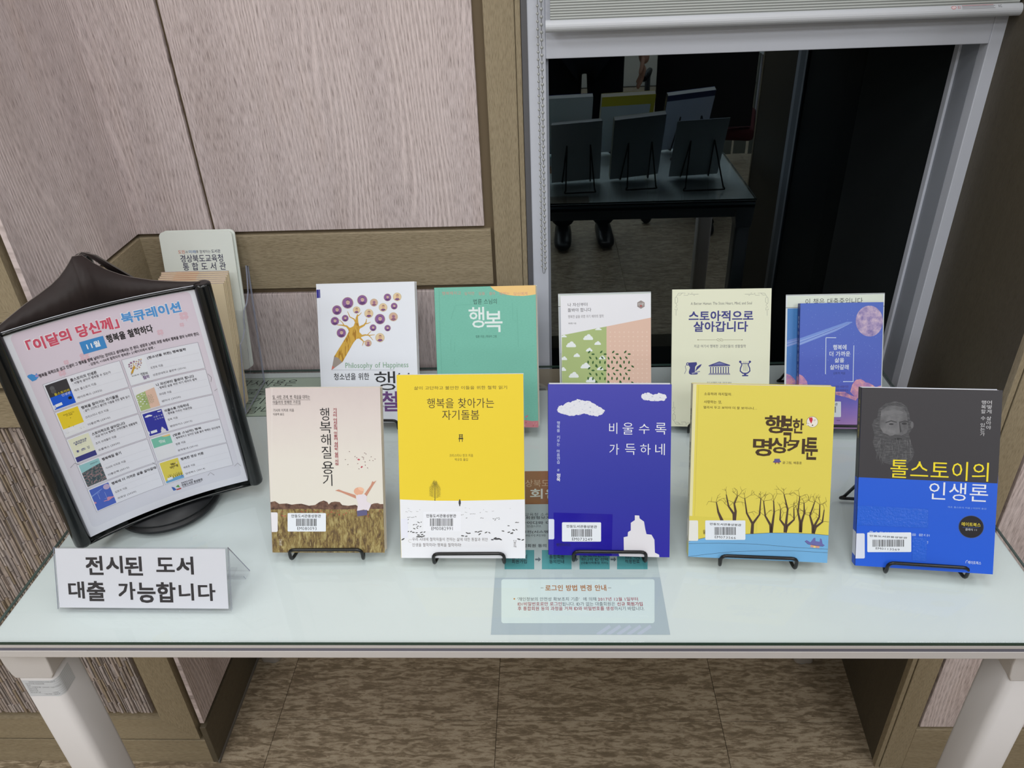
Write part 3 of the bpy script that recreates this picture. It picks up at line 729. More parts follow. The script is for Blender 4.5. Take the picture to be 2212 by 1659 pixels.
def art_selfcare(c):
    c.add([(0, 0), (c.w, 0), (c.w, c.h), (0, c.h)], (233, 206, 48), raw=True); c.up()
    c.add([(150, 1062), (300, 1068), (450, 1073), (640, 1074), (900, 1070), (1170, 1064), (1180, 1545), (150, 1545)], (230, 232, 238)); c.up()
    D_ = (92, 76, 36)
    c.text('행복을 찾아가는', 378, 258, 912, 336, (78, 62, 34)); c.text('자기돌봄', 498, 352, 794, 430, (78, 62, 34))
    c.text('삶이 고단하고 불안한 이들을 위한 철학 읽기', 275, 162, 1015, 188, D_)
    k = (60, 54, 30)
    c.rect(634, 545, 639, 605, k); c.rect(657, 545, 662, 605, k); c.rect(632, 545, 664, 550, k); c.rect(636, 555, 660, 559, k); c.rect(636, 563, 660, 567, k); c.add([(632, 573), (664, 573), (668, 584), (628, 584)], k)
    c.text('크리스티나 핀크 지음', 556, 702, 745, 725, D_); c.text('박규호 옮김', 600, 735, 703, 757, D_)
    T_ = (88, 80, 38); c.line([(441, 1074), (441, 1040), (442, 940)], 6, T_, 1.5)
    R_ = random.Random(5)
    for i in range(26 if not c.mini else 9):
        y = 1052-i*4.4; s_ = -1 if i % 2 else 1; L_ = (62-abs(i-9)*2.0); a = 0.35+i*0.045
        x2, y2 = 441+s_*L_*math.cos(a), y-L_*math.sin(a)
        c.line([(441, y), (441+s_*L_*0.5*math.cos(a-.1), y-L_*0.5*math.sin(a-.1)), (x2, y2)], 2.2, T_, 0.8)
        if not c.mini:
            for t in (0.4, 0.6, 0.8):
                bx, by = 441+s_*L_*t*math.cos(a), y-L_*t*math.sin(a); c.line([(bx, by), (bx+s_*R_.uniform(4, 12), by-R_.uniform(9, 18))], 1.1, T_, 0.6); c.line([(bx, by), (bx+s_*R_.uniform(10, 16), by-R_.uniform(-3, 5))], 1.1, T_, 0.6)
    c.ell(638.5, 1088, 9, 22, (58, 56, 56)); c.ell(638.5, 1068, 5, 6, (58, 56, 56)); c.rect(634, 1100, 643, 1117, (58, 56, 56))
    for i in range(85 if not c.mini else 25):
        t = R_.random()**0.8; y = 1120+t*265; x = R_.uniform(180, 1110)
        if 345 < x < 650 and y > 1155: continue
        s_ = 2.5+t*13; c.ell(x, y, s_, s_*0.36, (72+int(60*(1-t)),)*3, R_.uniform(-0.6, 0.6), 8)
        if R_.random() < .6: c.ell(x+s_*2.1, y+s_*R_.uniform(-.5, .5), s_*0.8, s_*0.34, (72+int(60*(1-t)),)*3, R_.uniform(-0.6, 0.6), 8)
    c.ell(936, 1378, 27, 7, (70, 70, 74), -0.05); c.ell(898, 1384, 12, 5, (70, 70, 74))
    c.text('우리 시대에 철학자들이 전하는 삶에 대한 통찰과 위안', 260, 1366, 862, 1396, (84, 72, 66)); c.text('인생을 철학하라! 행복을 철학하라!', 260, 1410, 650, 1440, (84, 72, 66))
    if not c.mini:
        c.line([(258, 1384), (238, 1382), (228, 1392), (236, 1404), (252, 1404)], 2, (170, 160, 150)); c.vtext('더좋은책', 1066, 1386, 1088, 1448, (80, 70, 66))
    barcode(c, 348, 1160, 648, 1318, 'EM0082991', (372, 1180, 610, 1207), (403, 1214, 587, 1275), (412, 1281, 583, 1308), (234, 236, 243))
    c.up(); c.rrect(150, 1215, 225, 1370, 10, (226, 228, 240))
def art_blue(c):
    c.add([(0, 0), (c.w, 0), (c.w, c.h), (0, c.h)], (52, 56, 160) if c.mini else grad('print_royal_blue', [(0, (44, 38, 158)), (0.4, (48, 54, 160)), (1, (66, 66, 168))], 0, c.h, 0.42), raw=True); c.up()
    Wh = (230, 232, 238)
    cm = Wh if c.mini else noisy('print_brushed_cloud', [(0.33, (96, 100, 170)), (0.38, (216, 218, 228)), (1, (234, 235, 240))], (330, 330, 420), 4, 0.7)
    R_ = random.Random(11)
    def cloud(pts):
        P = []
        for i, p in enumerate(pts):
            q = pts[(i+1) % len(pts)]
            for t in (0, .2, .4, .6, .8): P.append((p[0]+(q[0]-p[0])*t+R_.uniform(-4, 4), p[1]+(q[1]-p[1])*t+R_.uniform(-4, 4)))
        c.add(P, cm)
    cloud([(232, 352), (250, 320), (292, 312), (312, 290), (350, 288), (395, 266), (445, 278), (500, 284), (540, 308), (572, 328), (613, 352), (600, 378), (560, 400), (500, 394), (450, 382), (400, 392), (340, 397), (290, 384), (245, 372)])
    cloud([(902, 250), (912, 222), (965, 212), (1000, 230), (1040, 216), (1085, 225), (1110, 250), (1088, 274), (1030, 283), (960, 275), (915, 268)])
    c.up()
    for ch, b in zip('비울수록가득하네', [(648, 452, 712, 541), (755, 452, 840, 546), (885, 462, 968, 541), (1014, 453, 1102, 546), (650, 620, 726, 708), (775, 620, 857, 708), (895, 620, 977, 708), (1015, 618, 1090, 710)]): c.text(ch, *b, Wh, -0.004)
    for t, a, b in [('행복을', 440, 530), ('키우는', 554, 640), ('마음연습', 665, 782)]: c.vtext(t, 232, a, 256, b, (206, 216, 240))
    c.vtext('글', 234, 820, 252, 840, (206, 216, 240)); c.vtext('정목', 230, 856, 258, 922, Wh, 0.02)
    c.add([(852, 1190), (887, 1192), (890, 1215), (925, 1240), (935, 1300), (945, 1340), (985, 1345), (1008, 1385), (1012, 1488), (1046, 1505), (1048, 1540), (733, 1540), (722, 1488), (765, 1485), (763, 1365), (795, 1358), (797, 1325), (820, 1310), (820, 1250), (852, 1228)], (222, 220, 226))
    if not c.mini:
        c.text('쌤앤파커스', 226, 1412, 342, 1440, (22, 18, 70), 0.02)
        c.up(); c.add([(205, 1168), (675, 1182), (668, 1520), (205, 1505)], noisy('tape_film_blue', [(0.3, (36, 28, 150)), (0.7, (40, 34, 156))], (60, 60, 60), gloss=0.12), cl=True)
        c.up(); c.text('쌤앤파커스', 226, 1412, 342, 1440, (22, 18, 70), 0.02)
    c.up(); c.rrect(140, 1220, 210, 1382, 10, (214, 220, 238))
    barcode(c, 272, 1246, 583, 1400, 'EM073249', (308, 1266, 550, 1293), (348, 1300, 512, 1361), (352, 1368, 512, 1394))
def art_cartoon(c):
    c.add([(0, 0), (c.w, 0), (c.w, c.h), (0, c.h)], (222, 207, 88), raw=True); c.up()
    K = (66, 46, 26)
    if not c.mini: c.add([(207, 112), (236, 112), (196, 1180), (150, 1450), (150, 1300)], (224, 218, 168)); c.up(); c.line([(252, 118), (216, 1140)], 1.5, (190, 170, 80)); c.add([(160, 1130), (705, 1160), (700, 1460), (150, 1440)], plain('tape_film_yellow', (220, 206, 92), 0.15), cl=True); c.up()
    for ch, b in zip('행복한명상카툰', [(770, 350, 908, 486), (908, 356, 976, 545), (985, 375, 1064, 486), (678, 525, 812, 664), (815, 520, 946, 642), (945, 530, 1098, 646), (1085, 522, 1172, 690)]): c.text(ch, *b, K, 0.026)
    c.ell(1134, 398, 45, 43, K, n=24); c.up(); c.ell(1134, 398, 43, 41, (232, 226, 216), n=24); c.add([(1084, 420), (1100, 414), (1098, 428)], (232, 226, 216)); c.up()
    c.add([(1108, 366), (1134, 362), (1138, 382), (1126, 412), (1112, 388)], (196, 44, 60)); c.ell(1136, 424, 5, 5, K); c.line([(1146, 380), (1150, 394)], 2, K); c.line([(1154, 378), (1158, 390)], 2, K); c.line([(1100, 408), (1110, 412)], 2, K)
    c.add([(825, 712), (838, 698), (838, 686), (880, 685), (882, 698), (893, 708), (878, 714), (840, 716)], (92, 84, 140)); c.rect(842, 714, 876, 719, (190, 110, 90)); c.rect(844, 714, 849, 728, K); c.rect(872, 712, 877, 727, K)
    c.text('글·그림, 배종훈', 902, 704, 1052, 730, (90, 76, 48))
    if not c.mini:
        c.text('소유하려 하지말자.', 295, 173, 508, 199, K); c.text('사랑하는 것,', 293, 234, 430, 261, K); c.text('멀리서 두고 보아야 더 잘 보이나니…', 290, 278, 703, 305, K)
    c.add([(150, 1332), (300, 1300), (450, 1284), (600, 1274), (800, 1263), (1000, 1265), (1150, 1272), (1275, 1284), (1275, 1520), (140, 1480)], (112, 172, 218)); c.up()
    c.line([(150, 1333), (300, 1301), (450, 1285), (600, 1275), (800, 1264), (1000, 1266), (1150, 1273), (1270, 1284)], 2.4, (70, 70, 70))
    c.line([(160, 1348), (400, 1344), (700, 1352), (1000, 1378), (1258, 1392)], 2.2, (50, 60, 80)); c.line([(158, 1450), (300, 1432), (500, 1412), (800, 1402), (1000, 1405), (1256, 1420)], 2.2, (50, 60, 80))
    R_ = random.Random(21); B_ = (76, 58, 46)
    def tw(x, y, a, L_, wd, d):
        pts = [(x, y)]
        for _ in range(3):
            a += R_.uniform(-.35, .35); x += L_/3*math.cos(a); y -= L_/3*math.sin(a); pts.append((x, y))
        c.line(pts, wd, B_, wd*0.55)
        if d > 0:
            for k in range(2): tw(*pts[R_.choice([2, 3])], a+R_.choice([-1, 1])*R_.uniform(.5, 1.2), L_*0.62, max(1.6, wd*0.5), d-1)
    def tree(x, y, limbs):
        for P in limbs:
            c.line([(x, y)]+[(x+a, y+b) for a, b in P], 25, B_, 7)
            if c.mini: continue
            ex, ey = x+P[-1][0], y+P[-1][1]
            for (a, b) in P[1:]:
                for s_ in (-1, 1):
                    if R_.random() < .8: tw(x+a, y+b, PI/2+s_*R_.uniform(.5, 1.3), 60, 2.6, 1)
            tw(ex, ey, PI/2, 50, 2.6, 1)
    tree(430, 1170, [[(-30, -70), (-44, -145)]]); tree(525, 1175, [[(-5, -60), (-45, -120), (-62, -210)], [(10, -80), (0, -140), (25, -195)]])
    tree(662, 1270, [[(4, -80), (-40, -160), (-55, -275)], [(8, -80), (60, -150), (70, -270)]]); tree(812, 1262, [[(-5, -60), (-45, -130), (-58, -245)], [(10, -60), (24, -160), (20, -250)]])
    tree(922, 1260, [[(-2, -50), (-40, -100), (-35, -180)], [(6, -60), (20, -180), (-8, -295)], [(16, -50), (70, -100), (68, -190)]]); tree(1042, 1260, [[(-2, -80), (-20, -160), (-5, -280)], [(8, -80), (30, -150), (28, -230)]])
    tree(1142, 1268, [[(-4, -60), (-26, -140), (10, -240)], [(10, -60), (48, -130), (52, -225)], [(20, -50), (72, -90), (86, -185)]])
    c.up(); c.add([(1075, 1330), (1090, 1320), (1120, 1338), (1146, 1304), (1158, 1302), (1160, 1328), (1192, 1334), (1196, 1306), (1208, 1314), (1216, 1350), (1233, 1362), (1220, 1370), (1150, 1362), (1100, 1352)], (104, 104, 168)); c.add([(1122, 1358), (1194, 1366), (1190, 1384), (1118, 1376)], (206, 152, 132)); c.up(); c.rect(1144, 1368, 1160, 1381, (226, 206, 120)); c.line([(1075, 1330), (1100, 1352), (1150, 1362), (1220, 1370)], 2, K)
    if not c.mini: c.up(); c.rrect(150, 1166, 243, 1326, 10, (226, 226, 220)); c.text('담', 284, 1240, 298, 1272, K, .02)
    barcode(c, 298, 1166, 611, 1318, 'EM073566', (334, 1184, 578, 1212), (370, 1218, 538, 1280), (373, 1286, 535, 1312))
def art_tolstoy(c):
    c.add([(0, 0), (c.w, 0), (c.w, c.h), (0, c.h)], (32, 92, 214), raw=True, rough=0.4); c.up()
    c.add([(200, 60), (1320, 60), (1252, 825), (188, 778)], (58, 56, 60)); c.up()
    def G(v): return (v, v, v+3)
    if c.mini: 
        c.ell(470, 360, 110, 130, G(96)); c.ell(470, 520, 120, 120, G(86))
    else:
        hair = noisy('print_grey_beard', [(0.3, G(60)), (0.5, G(76)), (0.7, G(108))], (150, 150, 700), 5, 0.7); face = noisy('print_grey_face', [(0.3, G(78)), (0.7, G(122))], (60, 60, 60), 5)
        c.add([(335, 330), (345, 262), (400, 218), (470, 200), (520, 212), (560, 240), (580, 300), (585, 340), (612, 372), (600, 410), (575, 450), (595, 520), (618, 590), (600, 640), (560, 680), (470, 690), (390, 670), (330, 600), (300, 510), (315, 460), (296, 380), (312, 340)], hair); c.up()
        c.add([(360, 330), (366, 272), (410, 240), (470, 232), (530, 248), (560, 290), (566, 350), (572, 400), (560, 440), (520, 460), (480, 466), (430, 460), (380, 440), (352, 390)], face); c.up()
        c.add([(396, 360), (440, 344), (482, 356), (484, 364), (440, 354), (400, 368)], G(66)); c.add([(508, 356), (545, 346), (574, 352), (574, 362), (540, 356), (508, 364)], G(60))
        c.ell(442, 374, 18, 7, G(54)); c.ell(541, 370, 20, 8, G(50)); c.add([(492, 330), (500, 330), (512, 420), (500, 446), (478, 440), (470, 428), (488, 400)], G(110)); c.add([(500, 352), (508, 360), (520, 430), (508, 440)], G(62))
        c.add([(430, 470), (470, 452), (505, 456), (545, 470), (572, 500), (560, 500), (510, 478), (490, 474), (440, 486), (400, 510), (395, 500)], G(74)); c.ell(494, 486, 30, 6, G(40)); c.ell(600, 380, 12, 26, G(100)); c.ell(430, 286, 40, 16, G(112), -0.1); c.ell(500, 284, 34, 14, G(110), .1)
        R_ = random.Random(9)
        for _ in range(120):
            x = R_.uniform(335, 590); y = R_.uniform(480, 640); c.line([(x, y), (x+(x-470)*0.05+R_.uniform(-6, 6), y+26), (x+(x-470)*.06+R_.uniform(-12, 12), y+52)], R_.uniform(1.2, 3), G(R_.choice([60, 84, 104, 118])), 0.6)
    c.up()
    c.text('톨스토이의', 438, 640, 1180, 812, (240, 220, 40), 0.0); c.text('인생론', 732, 812, 1177, 968, (230, 234, 242), 0.0)
    if not c.mini:
        c.vtext('어떻게 살아야', 1172, 190, 1208, 416, (206, 206, 210), x2=1164); c.vtext('행복할 수 있는가', 1130, 190, 1164, 466, (206, 206, 210), x2=1118)
        c.text('레프 톨스토이 지음 | 이선미 옮김', 872, 998, 1165, 1028, (150, 186, 238))
        c.text('톨스토이에게 인생을 묻다!', 272, 1186, 732, 1232, (190, 212, 244)); c.text('하면', 680, 1262, 720, 1286, (190, 212, 244))
        c.text('메이트북스', 1026, 1416, 1126, 1448, (206, 220, 244), .01); c.line([(1008, 1436), (1010, 1420), (1024, 1412)], 3, (206, 220, 244))
    (bx, by) = c.q(1050, 1157); r = 0.0132
    for rr, cc in ((r, (70, 92, 150)), (r*.96, (30, 28, 34))):
        c.add([(bx+rr*math.cos(t), by+rr*math.sin(t)) for t in [i*2*PI/32 for i in range(32)]], cc, raw=True); c.up()
    if not c.mini: c.text('메이트북스', 978, 1120, 1122, 1158, (226, 206, 60), .01); c.text('클래식 11', 1006, 1166, 1092, 1190, (206, 210, 216)); c.rect(985, 1161, 1112, 1162.5, (70, 110, 190))
    c.up()
    if not c.mini:
        m, N, L, b = nodemat('tape_film_crinkled'); b.inputs['Base Color'].default_value = lin((44, 100, 214)); b.inputs['Roughness'].default_value = 0.16
        bump(N, L, b, noise(N, L, vec(N, L, (330, 330, 330), rnd=False), 3, 0.6), 0.35, 0.0012)
        for q in ([(178, 992), (722, 1020), (720, 1165), (172, 1140)], [(602, 1236), (714, 1240), (705, 1420), (600, 1412)]): c.add(q, m)
        c.up()
    c.rrect(130, 1205, 238, 1396, 10, (214, 220, 236))
    barcode(c, 257, 1198, 592, 1348, 'EM0113569', (275, 1216, 560, 1247), (297, 1253, 538, 1307), (322, 1311, 502, 1338))
def art_philo(c):
    c.add([(0, 0), (c.w, 0), (c.w, c.h), (0, c.h)], (230, 234, 242), raw=True); c.up()
    if not c.mini: c.add([(796, 203), (834, 201), (837, 280), (798, 284)], (38, 34, 138)); c.line([(822, 160), (846, 700), (882, 1440)], 1.5, (214, 218, 228))
    P_, Cr = (138, 92, 150), (224, 200, 160)
    CI = [(1095,327,56,0),(1233,300,50,0),(1344,323,38,2),(1472,273,37,0),(1564,268,41,1),(994,396,47,0),(1179,395,35,1),(1430,369,41,1),(1535,356,33,0),(1295,427,43,1),(975,500,41,0),(1072,473,33,0),(1400,480,51,0),(1527,458,43,2),(1335,562,33,0),(1472,565,31,0),(1036,612,46,0),(1400,656,44,1),(1288,708,34,2)]
    for x, y, r, k in CI: c.ell(x, y, r, r, (196, 186, 160), n=20)
    c.up()
    for x, y, r, k in CI: c.ell(x, y, r*.9, r*.93, [P_, Cr, (206, 172, 150)][k], n=20)
    c.up()
    for x, y, r, k in CI: 
        c.ell(x+r*.04, y-r*.12, r*.34, r*.44, [(206, 176, 160), (214, 176, 140), (160, 110, 140)][k], n=12); c.add([(x-r*.6, y+r*.62), (x-r*.25, y+r*.3), (x+r*.35, y+r*.3), (x+r*.62, y+r*.58), (x, y+r*.86)], [(96, 58, 112), (120, 74, 126), (140, 92, 120)][k])
    c.up()
    if not c.mini:
        for x, y, r, k in CI: c.ell(x-r*.08, y-r*.14, r*.06, r*.04, (70, 40, 70), n=6); c.ell(x+r*.16, y-r*.14, r*.06, r*.04, (70, 40, 70), n=6); c.add([(x-r*.3, y-r*.3), (x-r*.1, y-r*.6), (x+r*.25, y-r*.58), (x+r*.38, y-r*.25), (x+r*.05, y-r*.42)], [(110, 76, 110), (150, 110, 110), (200, 170, 150)][k])
    Gd = (204, 160, 62)
    gw = Gd if c.mini else noisy('print_pencil_wood', [(0.42, (168, 122, 40)), (0.5, (208, 166, 70)), (0.8, (212, 170, 76))], (260, 260, 60), 2, 0.5, 1.0)
    c.add([(968, 835), (1078, 655), (1106, 600), (1098, 566), (1128, 560), (1150, 548), (1165, 512), (1196, 512), (1206, 548), (1222, 556), (1206, 580), (1206, 604), (1234, 632), (1218, 662), (1180, 668), (1150, 704), (1045, 890), (1005, 880)], gw)
    for P, a, b in [([(1180, 520), (1182, 470), (1190, 436)], 34, 10), ([(1172, 510), (1155, 480), (1112, 458)], 16, 7), ([(1116, 460), (1105, 435), (1094, 408)], 8, 4), ([(1190, 450), (1206, 440), (1226, 418)], 10, 4), ([(1214, 556), (1250, 538), (1268, 512), (1274, 478)], 22, 5), ([(1262, 526), (1288, 520), (1312, 508)], 10, 4), ([(1110, 574), (1085, 548), (1040, 538), (996, 536)], 22, 5), ([(1062, 540), (1045, 512), (1016, 486)], 9, 4),
                    ([(1224, 640), (1262, 630), (1300, 634), (1352, 628)], 18, 4), ([(1290, 632), (1312, 652), (1334, 680)], 8, 4), ([(1280, 632), (1298, 612), (1318, 594)], 8, 4), ([(1206, 655), (1232, 678), (1246, 694), (1234, 732)], 18, 4), ([(1244, 694), (1264, 690)], 8, 4)]: c.line(P, a, Gd, b)
    c.add([(968, 835), (1005, 846), (1045, 888), (985, 932), (945, 962)], (160, 150, 142)); c.up(); c.add([(952, 920), (975, 938), (944, 963)], (206, 120, 104))
    c.text('Philosophy of Happiness', 1073, 893, 1669, 951, (128, 168, 136)); c.rect(945, 960, 1530, 962, (150, 156, 170))
    c.text('청소년을 위한', 965, 992, 1299, 1053, (42, 42, 46), 0.01); c.text('행', 1345, 975, 1548, 1150, (42, 42, 46), 0.0); c.text('복', 1556, 990, 1700, 1150, (42, 42, 46)); c.text('철', 1408, 1165, 1572, 1345, (112, 74, 134), 0.02); c.text('학', 1580, 1165, 1720, 1345, (112, 74, 134), 0.02)
    c.text('지음', 1422, 1293, 1463, 1313, (60, 60, 66))
def art_teal(c):
    m = (122, 194, 172) if c.mini else noisy('print_teal_linen', [(0.3, (116, 186, 166)), (0.7, (124, 193, 174))], (300, 300, 900), 3, 0.6)
    c.add([(0, 0), (c.w, 0), (c.w, c.h), (0, c.h)], m, raw=True); c.up()
    if c.mini: c.add([(0, c.h*.42), (c.w, c.h*.42), (c.w, c.h), (0, c.h)], (226, 228, 234), raw=True); c.up()
    c.add([(848, 150), (900, 198), (940, 218), (980, 234), (1040, 250), (1100, 257), (1180, 258), (1250, 250), (1310, 240), (1310, 140)], (240, 200, 130)); c.up()
    c.text('법륜 스님의', 708, 290, 930, 334, (56, 88, 82)); c.text('행', 662, 366, 816, 560, (226, 238, 236), .01); c.text('복', 812, 404, 986, 600, (226, 238, 236), .01)
    if not c.mini:
        c.line([(384, 190), (410, 985), (430, 1485)], 1.6, (92, 160, 142))
        [c.text(w9, x9, 222, x9+n9, 250, (206, 150, 138)) for w9, x9, n9 in (('행복해지고', 412, 180), ('싶지만', 622, 98), ('길을', 756, 62), ('몰라', 858, 58), ('헤매는', 952, 98), ('당신에게', 1090, 130))]; c.text('법륜 지음 | 최승미 그림', 732, 631, 928, 657, (56, 96, 88))
        c.add([(380, 1440), (700, 1425), (1000, 1432), (1190, 1428), (1260, 1440), (1340, 1436), (1340, 1520), (380, 1520)], (206, 130, 140)); c.up()
        R_ = random.Random(4)
        for _ in range(46): c.ell(R_.uniform(420, 1310), R_.uniform(1445, 1490), R_.uniform(5, 13), R_.uniform(3, 7), R_.choice([(222, 160, 166), (190, 96, 112), (214, 150, 150)]), R_.uniform(0, 3), 7)
        for x in (1205, 1000, 760): c.line([(x, 1440), (x+2, 1408)], 3, (96, 150, 120)); c.ell(x, 1400, 9, 8, (214, 130, 150)); c.ell(x+12, 1392, 8, 7, (206, 120, 140))
        for P in ([(1078, 320), (1080, 480), (1118, 500)], [(1120, 380), (1128, 560), (1134, 740)], [(500, 480), (512, 430), (540, 350), (700, 340)], [(495, 670), (498, 780)], [(535, 700), (530, 790)], [(535, 850), (530, 900), (560, 930)], [(1250, 735), (1294, 728)], [(1262, 1082), (1300, 1078)]): c.line(P, 1.6, (98, 166, 148))
def art_nbook(c):
    c.add([(0, 0), (c.w, 0), (c.w, c.h), (0, c.h)], (232, 232, 238), raw=True); c.up()
    def edge(x): return 548-(x-150)*(548-381)/(998-150)
    c.add([(148, edge(148)), (575, edge(575)), (575, 1420), (150, 1420)], (170, 188, 126)); c.add([(575, edge(575)), (1010, edge(1010)), (1010, 1420), (575, 1420)], (224, 190, 172)); c.up()
    for x, y, w_, h in [(400,565,95,56),(237,634,95,56),(491,622,64,36),(410,685,62,36),(291,737,62,36),(170,767,60,36),(375,837,95,55),(160,870,60,36),(263,925,95,56),(534,760,62,36),(515,864,62,34),(425,972,92,52),(498,488,62,22),(168,556,56,22),(330,1060,80,50),(210,1160,80,50),(470,1120,80,50)]:
        Wc = (232, 238, 238); c.rrect(x-w_/2, y+h*.12, x+w_/2, y+h/2, h*.18, Wc); c.ell(x-w_*.16, y+h*.1, w_*.24, h*.34, Wc); c.ell(x+w_*.05, y-h*.1, w_*.22, h*.40, Wc); c.ell(x+w_*.24, y+h*.12, w_*.2, h*.28, Wc)
    if not c.mini:
        y = 519
        while y < 1360:
            x = 612
            while x < 985:
                if y > edge(x)+30: c.rect(x-9, y-1.2, x+9, y+1.2, (238, 216, 202)); c.rect(x-1.2, y-9, x+1.2, y+9, (238, 216, 202))
                x += 43.7
            y += 43.7
    c.up(); Gn = (52, 96, 44)
    def leaf(x, y, a):
        c.add([(x+18*math.cos(a), y-18*math.sin(a))] + [(x+18*math.cos(a)*k - 8*math.sin(a)*s_, y-18*math.sin(a)*k - 8*math.cos(a)*s_) for k, s_ in ((.45, .85), (0, 1), (-.45, .85))] + [(x-18*math.cos(a), y+18*math.sin(a))] + [(x+18*math.cos(a)*k + 8*math.sin(a)*s_, y-18*math.sin(a)*k + 8*math.cos(a)*s_) for k, s_ in ((-.45, .85), (0, 1), (.45, .85))], Gn)
    for j in range(5):
        oy = 155*j
        for i in range(4 if not (c.mini and j > 2) else 0):
            ox = 115*i
            leaf(410+ox, 708+oy, .8)
            leaf(447+ox, 729+oy, 0); leaf(420+ox, 763+oy, -.85)
            leaf(400+ox-(2 if i else 0), 805+oy, 1.57); leaf(446+ox, 808+oy, 1.4)
            if i < 3: leaf(480+ox, 768+oy, -1.2); leaf(480+ox, 838+oy, -1.0)
            if j: leaf(480+ox, 692+oy, -.6)
    D_ = (84, 80, 86)
    c.text('나 자신부터', 205, 240, 392, 270, D_); c.text('돌봐야 합니다', 205, 290, 429, 322, D_)
    if not c.mini:
        c.text('행복한 삶을 위한 자기 배려의 철학', 208, 356, 548, 380, (130, 126, 130)); c.text('최대환 지음', 211, 427, 286, 442, D_)
        hx = [(904+40*math.sin(i*PI/3), 256-40*math.cos(i*PI/3)) for i in range(6)]; c.add(hx, (150, 140, 138)); c.up(); c.text('인문', 876, 240, 932, 262, (230, 226, 224)); c.add([(890, 266), (905, 258), (918, 268), (904, 280)], (176, 84, 84))
def art_stoic(c):
    c.add([(0, 0), (c.w, 0), (c.w, c.h), (0, c.h)], (228, 230, 206), raw=True); c.up()
    N_ = (60, 62, 132); G_ = (110, 110, 112)
    if c.mini: c.add([(0, c.h*.78), (c.w, c.h*.78), (c.w, c.h), (0, c.h)], N_, raw=True); c.up()
    c.text('스토아적으로', 1365, 319, 1976, 410, N_, .03); c.text('살아갑니다', 1411, 420, 1924, 514, N_, .03)
    if not c.mini:
        c.text('A Better Human: The Stoic Heart, Mind, and Soul', 1382, 234, 1965, 258, (92, 92, 96)); c.text('지금 여기서 행복한 고대인들의 생활철학', 1413, 639, 1908, 670, (84, 84, 96)); c.text('조지 브래들리 지음  김은경 옮김', 1535, 993, 1768, 1009, (96, 96, 100))
        def orn(fx, fy):
            for P in ([(1232, 240), (1232, 192), (1250, 172), (1262, 148), (1300, 146)], [(1242, 246), (1256, 232), (1256, 195), (1244, 186)], [(1262, 166), (1282, 166), (1298, 148)], [(1300, 146), (1330, 146), (1312, 168), (1350, 168)], [(1352, 148), (1366, 146), (1352, 168)], [(1368, 158), (1455, 156)], [(1385, 146), (1398, 146)], [(1405, 168), (1420, 168)], [(1232, 240), (1252, 262), (1232, 282), (1252, 282)], [(1240, 300), (1240, 362)], [(1252, 290), (1252, 312)], [(1230, 296), (1230, 308)]):
                c.line([(fx(x), fy(y)) for x, y in P], 2.2, G_)
        idx = lambda v: v
        orn(idx, idx); orn(lambda x: 3352-x-(0 if 0 else 0), idx); orn(lambda x: x-22, lambda y: 1545-y)
    c.line([(1450, 594), (1625, 594)], 2.5, (120, 110, 70)); c.line([(1695, 594), (1872, 594)], 2.5, (120, 110, 70)); c.ell(1450, 594, 5, 4, (120, 110, 70)); c.ell(1872, 594, 5, 4, (120, 110, 70))
    c.line([(1640+16*math.cos(a)*(1-a/9), 594-14*math.sin(a)*(1-a/9)) for a in [i*.5 for i in range(15)]], 2.5, (120, 110, 70)); c.line([(1680-16*math.cos(a)*(1-a/9), 594+14*math.sin(a)*(1-a/9)) for a in [i*.5 for i in range(15)]], 2.5, (120, 110, 70)); c.line([(1640, 606), (1660, 606), (1662, 582), (1680, 582)], 2.5, (120, 110, 70))
    # parchment and quill, temple, lyre
    c.add([(1352, 812), (1436, 806), (1442, 826), (1424, 850), (1420, 900), (1452, 914), (1440, 924), (1384, 926), (1366, 918), (1362, 900), (1374, 858), (1362, 838)], N_); c.ell(1352, 824, 14, 15, N_); c.up(); c.ell(1352, 824, 7, 8, (200, 200, 200)); c.add([(1388, 910), (1466, 890), (1472, 898), (1396, 922)], (150, 150, 176)); c.n -= 1
    c.add([(1424, 890), (1440, 850), (1466, 832), (1487, 826), (1474, 850), (1448, 874), (1428, 894)], N_); c.line([(1342, 832), (1328, 848), (1338, 880), (1322, 918)], 4, N_)
    c.add([(1552, 838), (1654, 800), (1757, 834), (1757, 842), (1552, 846)], N_); c.up(); c.add([(1590, 832), (1654, 808), (1720, 830)], (120, 124, 176)); c.n -= 1
    c.rect(1560, 848, 1750, 854, (150, 150, 170)); c.rect(1556, 912, 1754, 919, (120, 120, 150)); c.rect(1550, 920, 1758, 928, (150, 150, 170))
    for k in range(8): x = 1567+k*24.2; c.rect(x, 854, x+9, 912, N_)
    for s_ in (-1, 1):
        c.line([(1900+s_*44, 806), (1900+s_*30, 832), (1900+s_*44, 866), (1900+s_*46, 892), (1900+s_*24, 912), (1900, 916)], 10, N_, 13); c.ell(1900+s_*46, 804, 12, 11, N_)
    c.rect(1862, 818, 1938, 824, N_); c.rect(1890, 914, 1912, 930, N_); c.rect(1872, 930, 1930, 942, N_)
    for k in range(6): x = 1880+k*8; c.rect(x, 800, x+2, 892, (120, 120, 130))
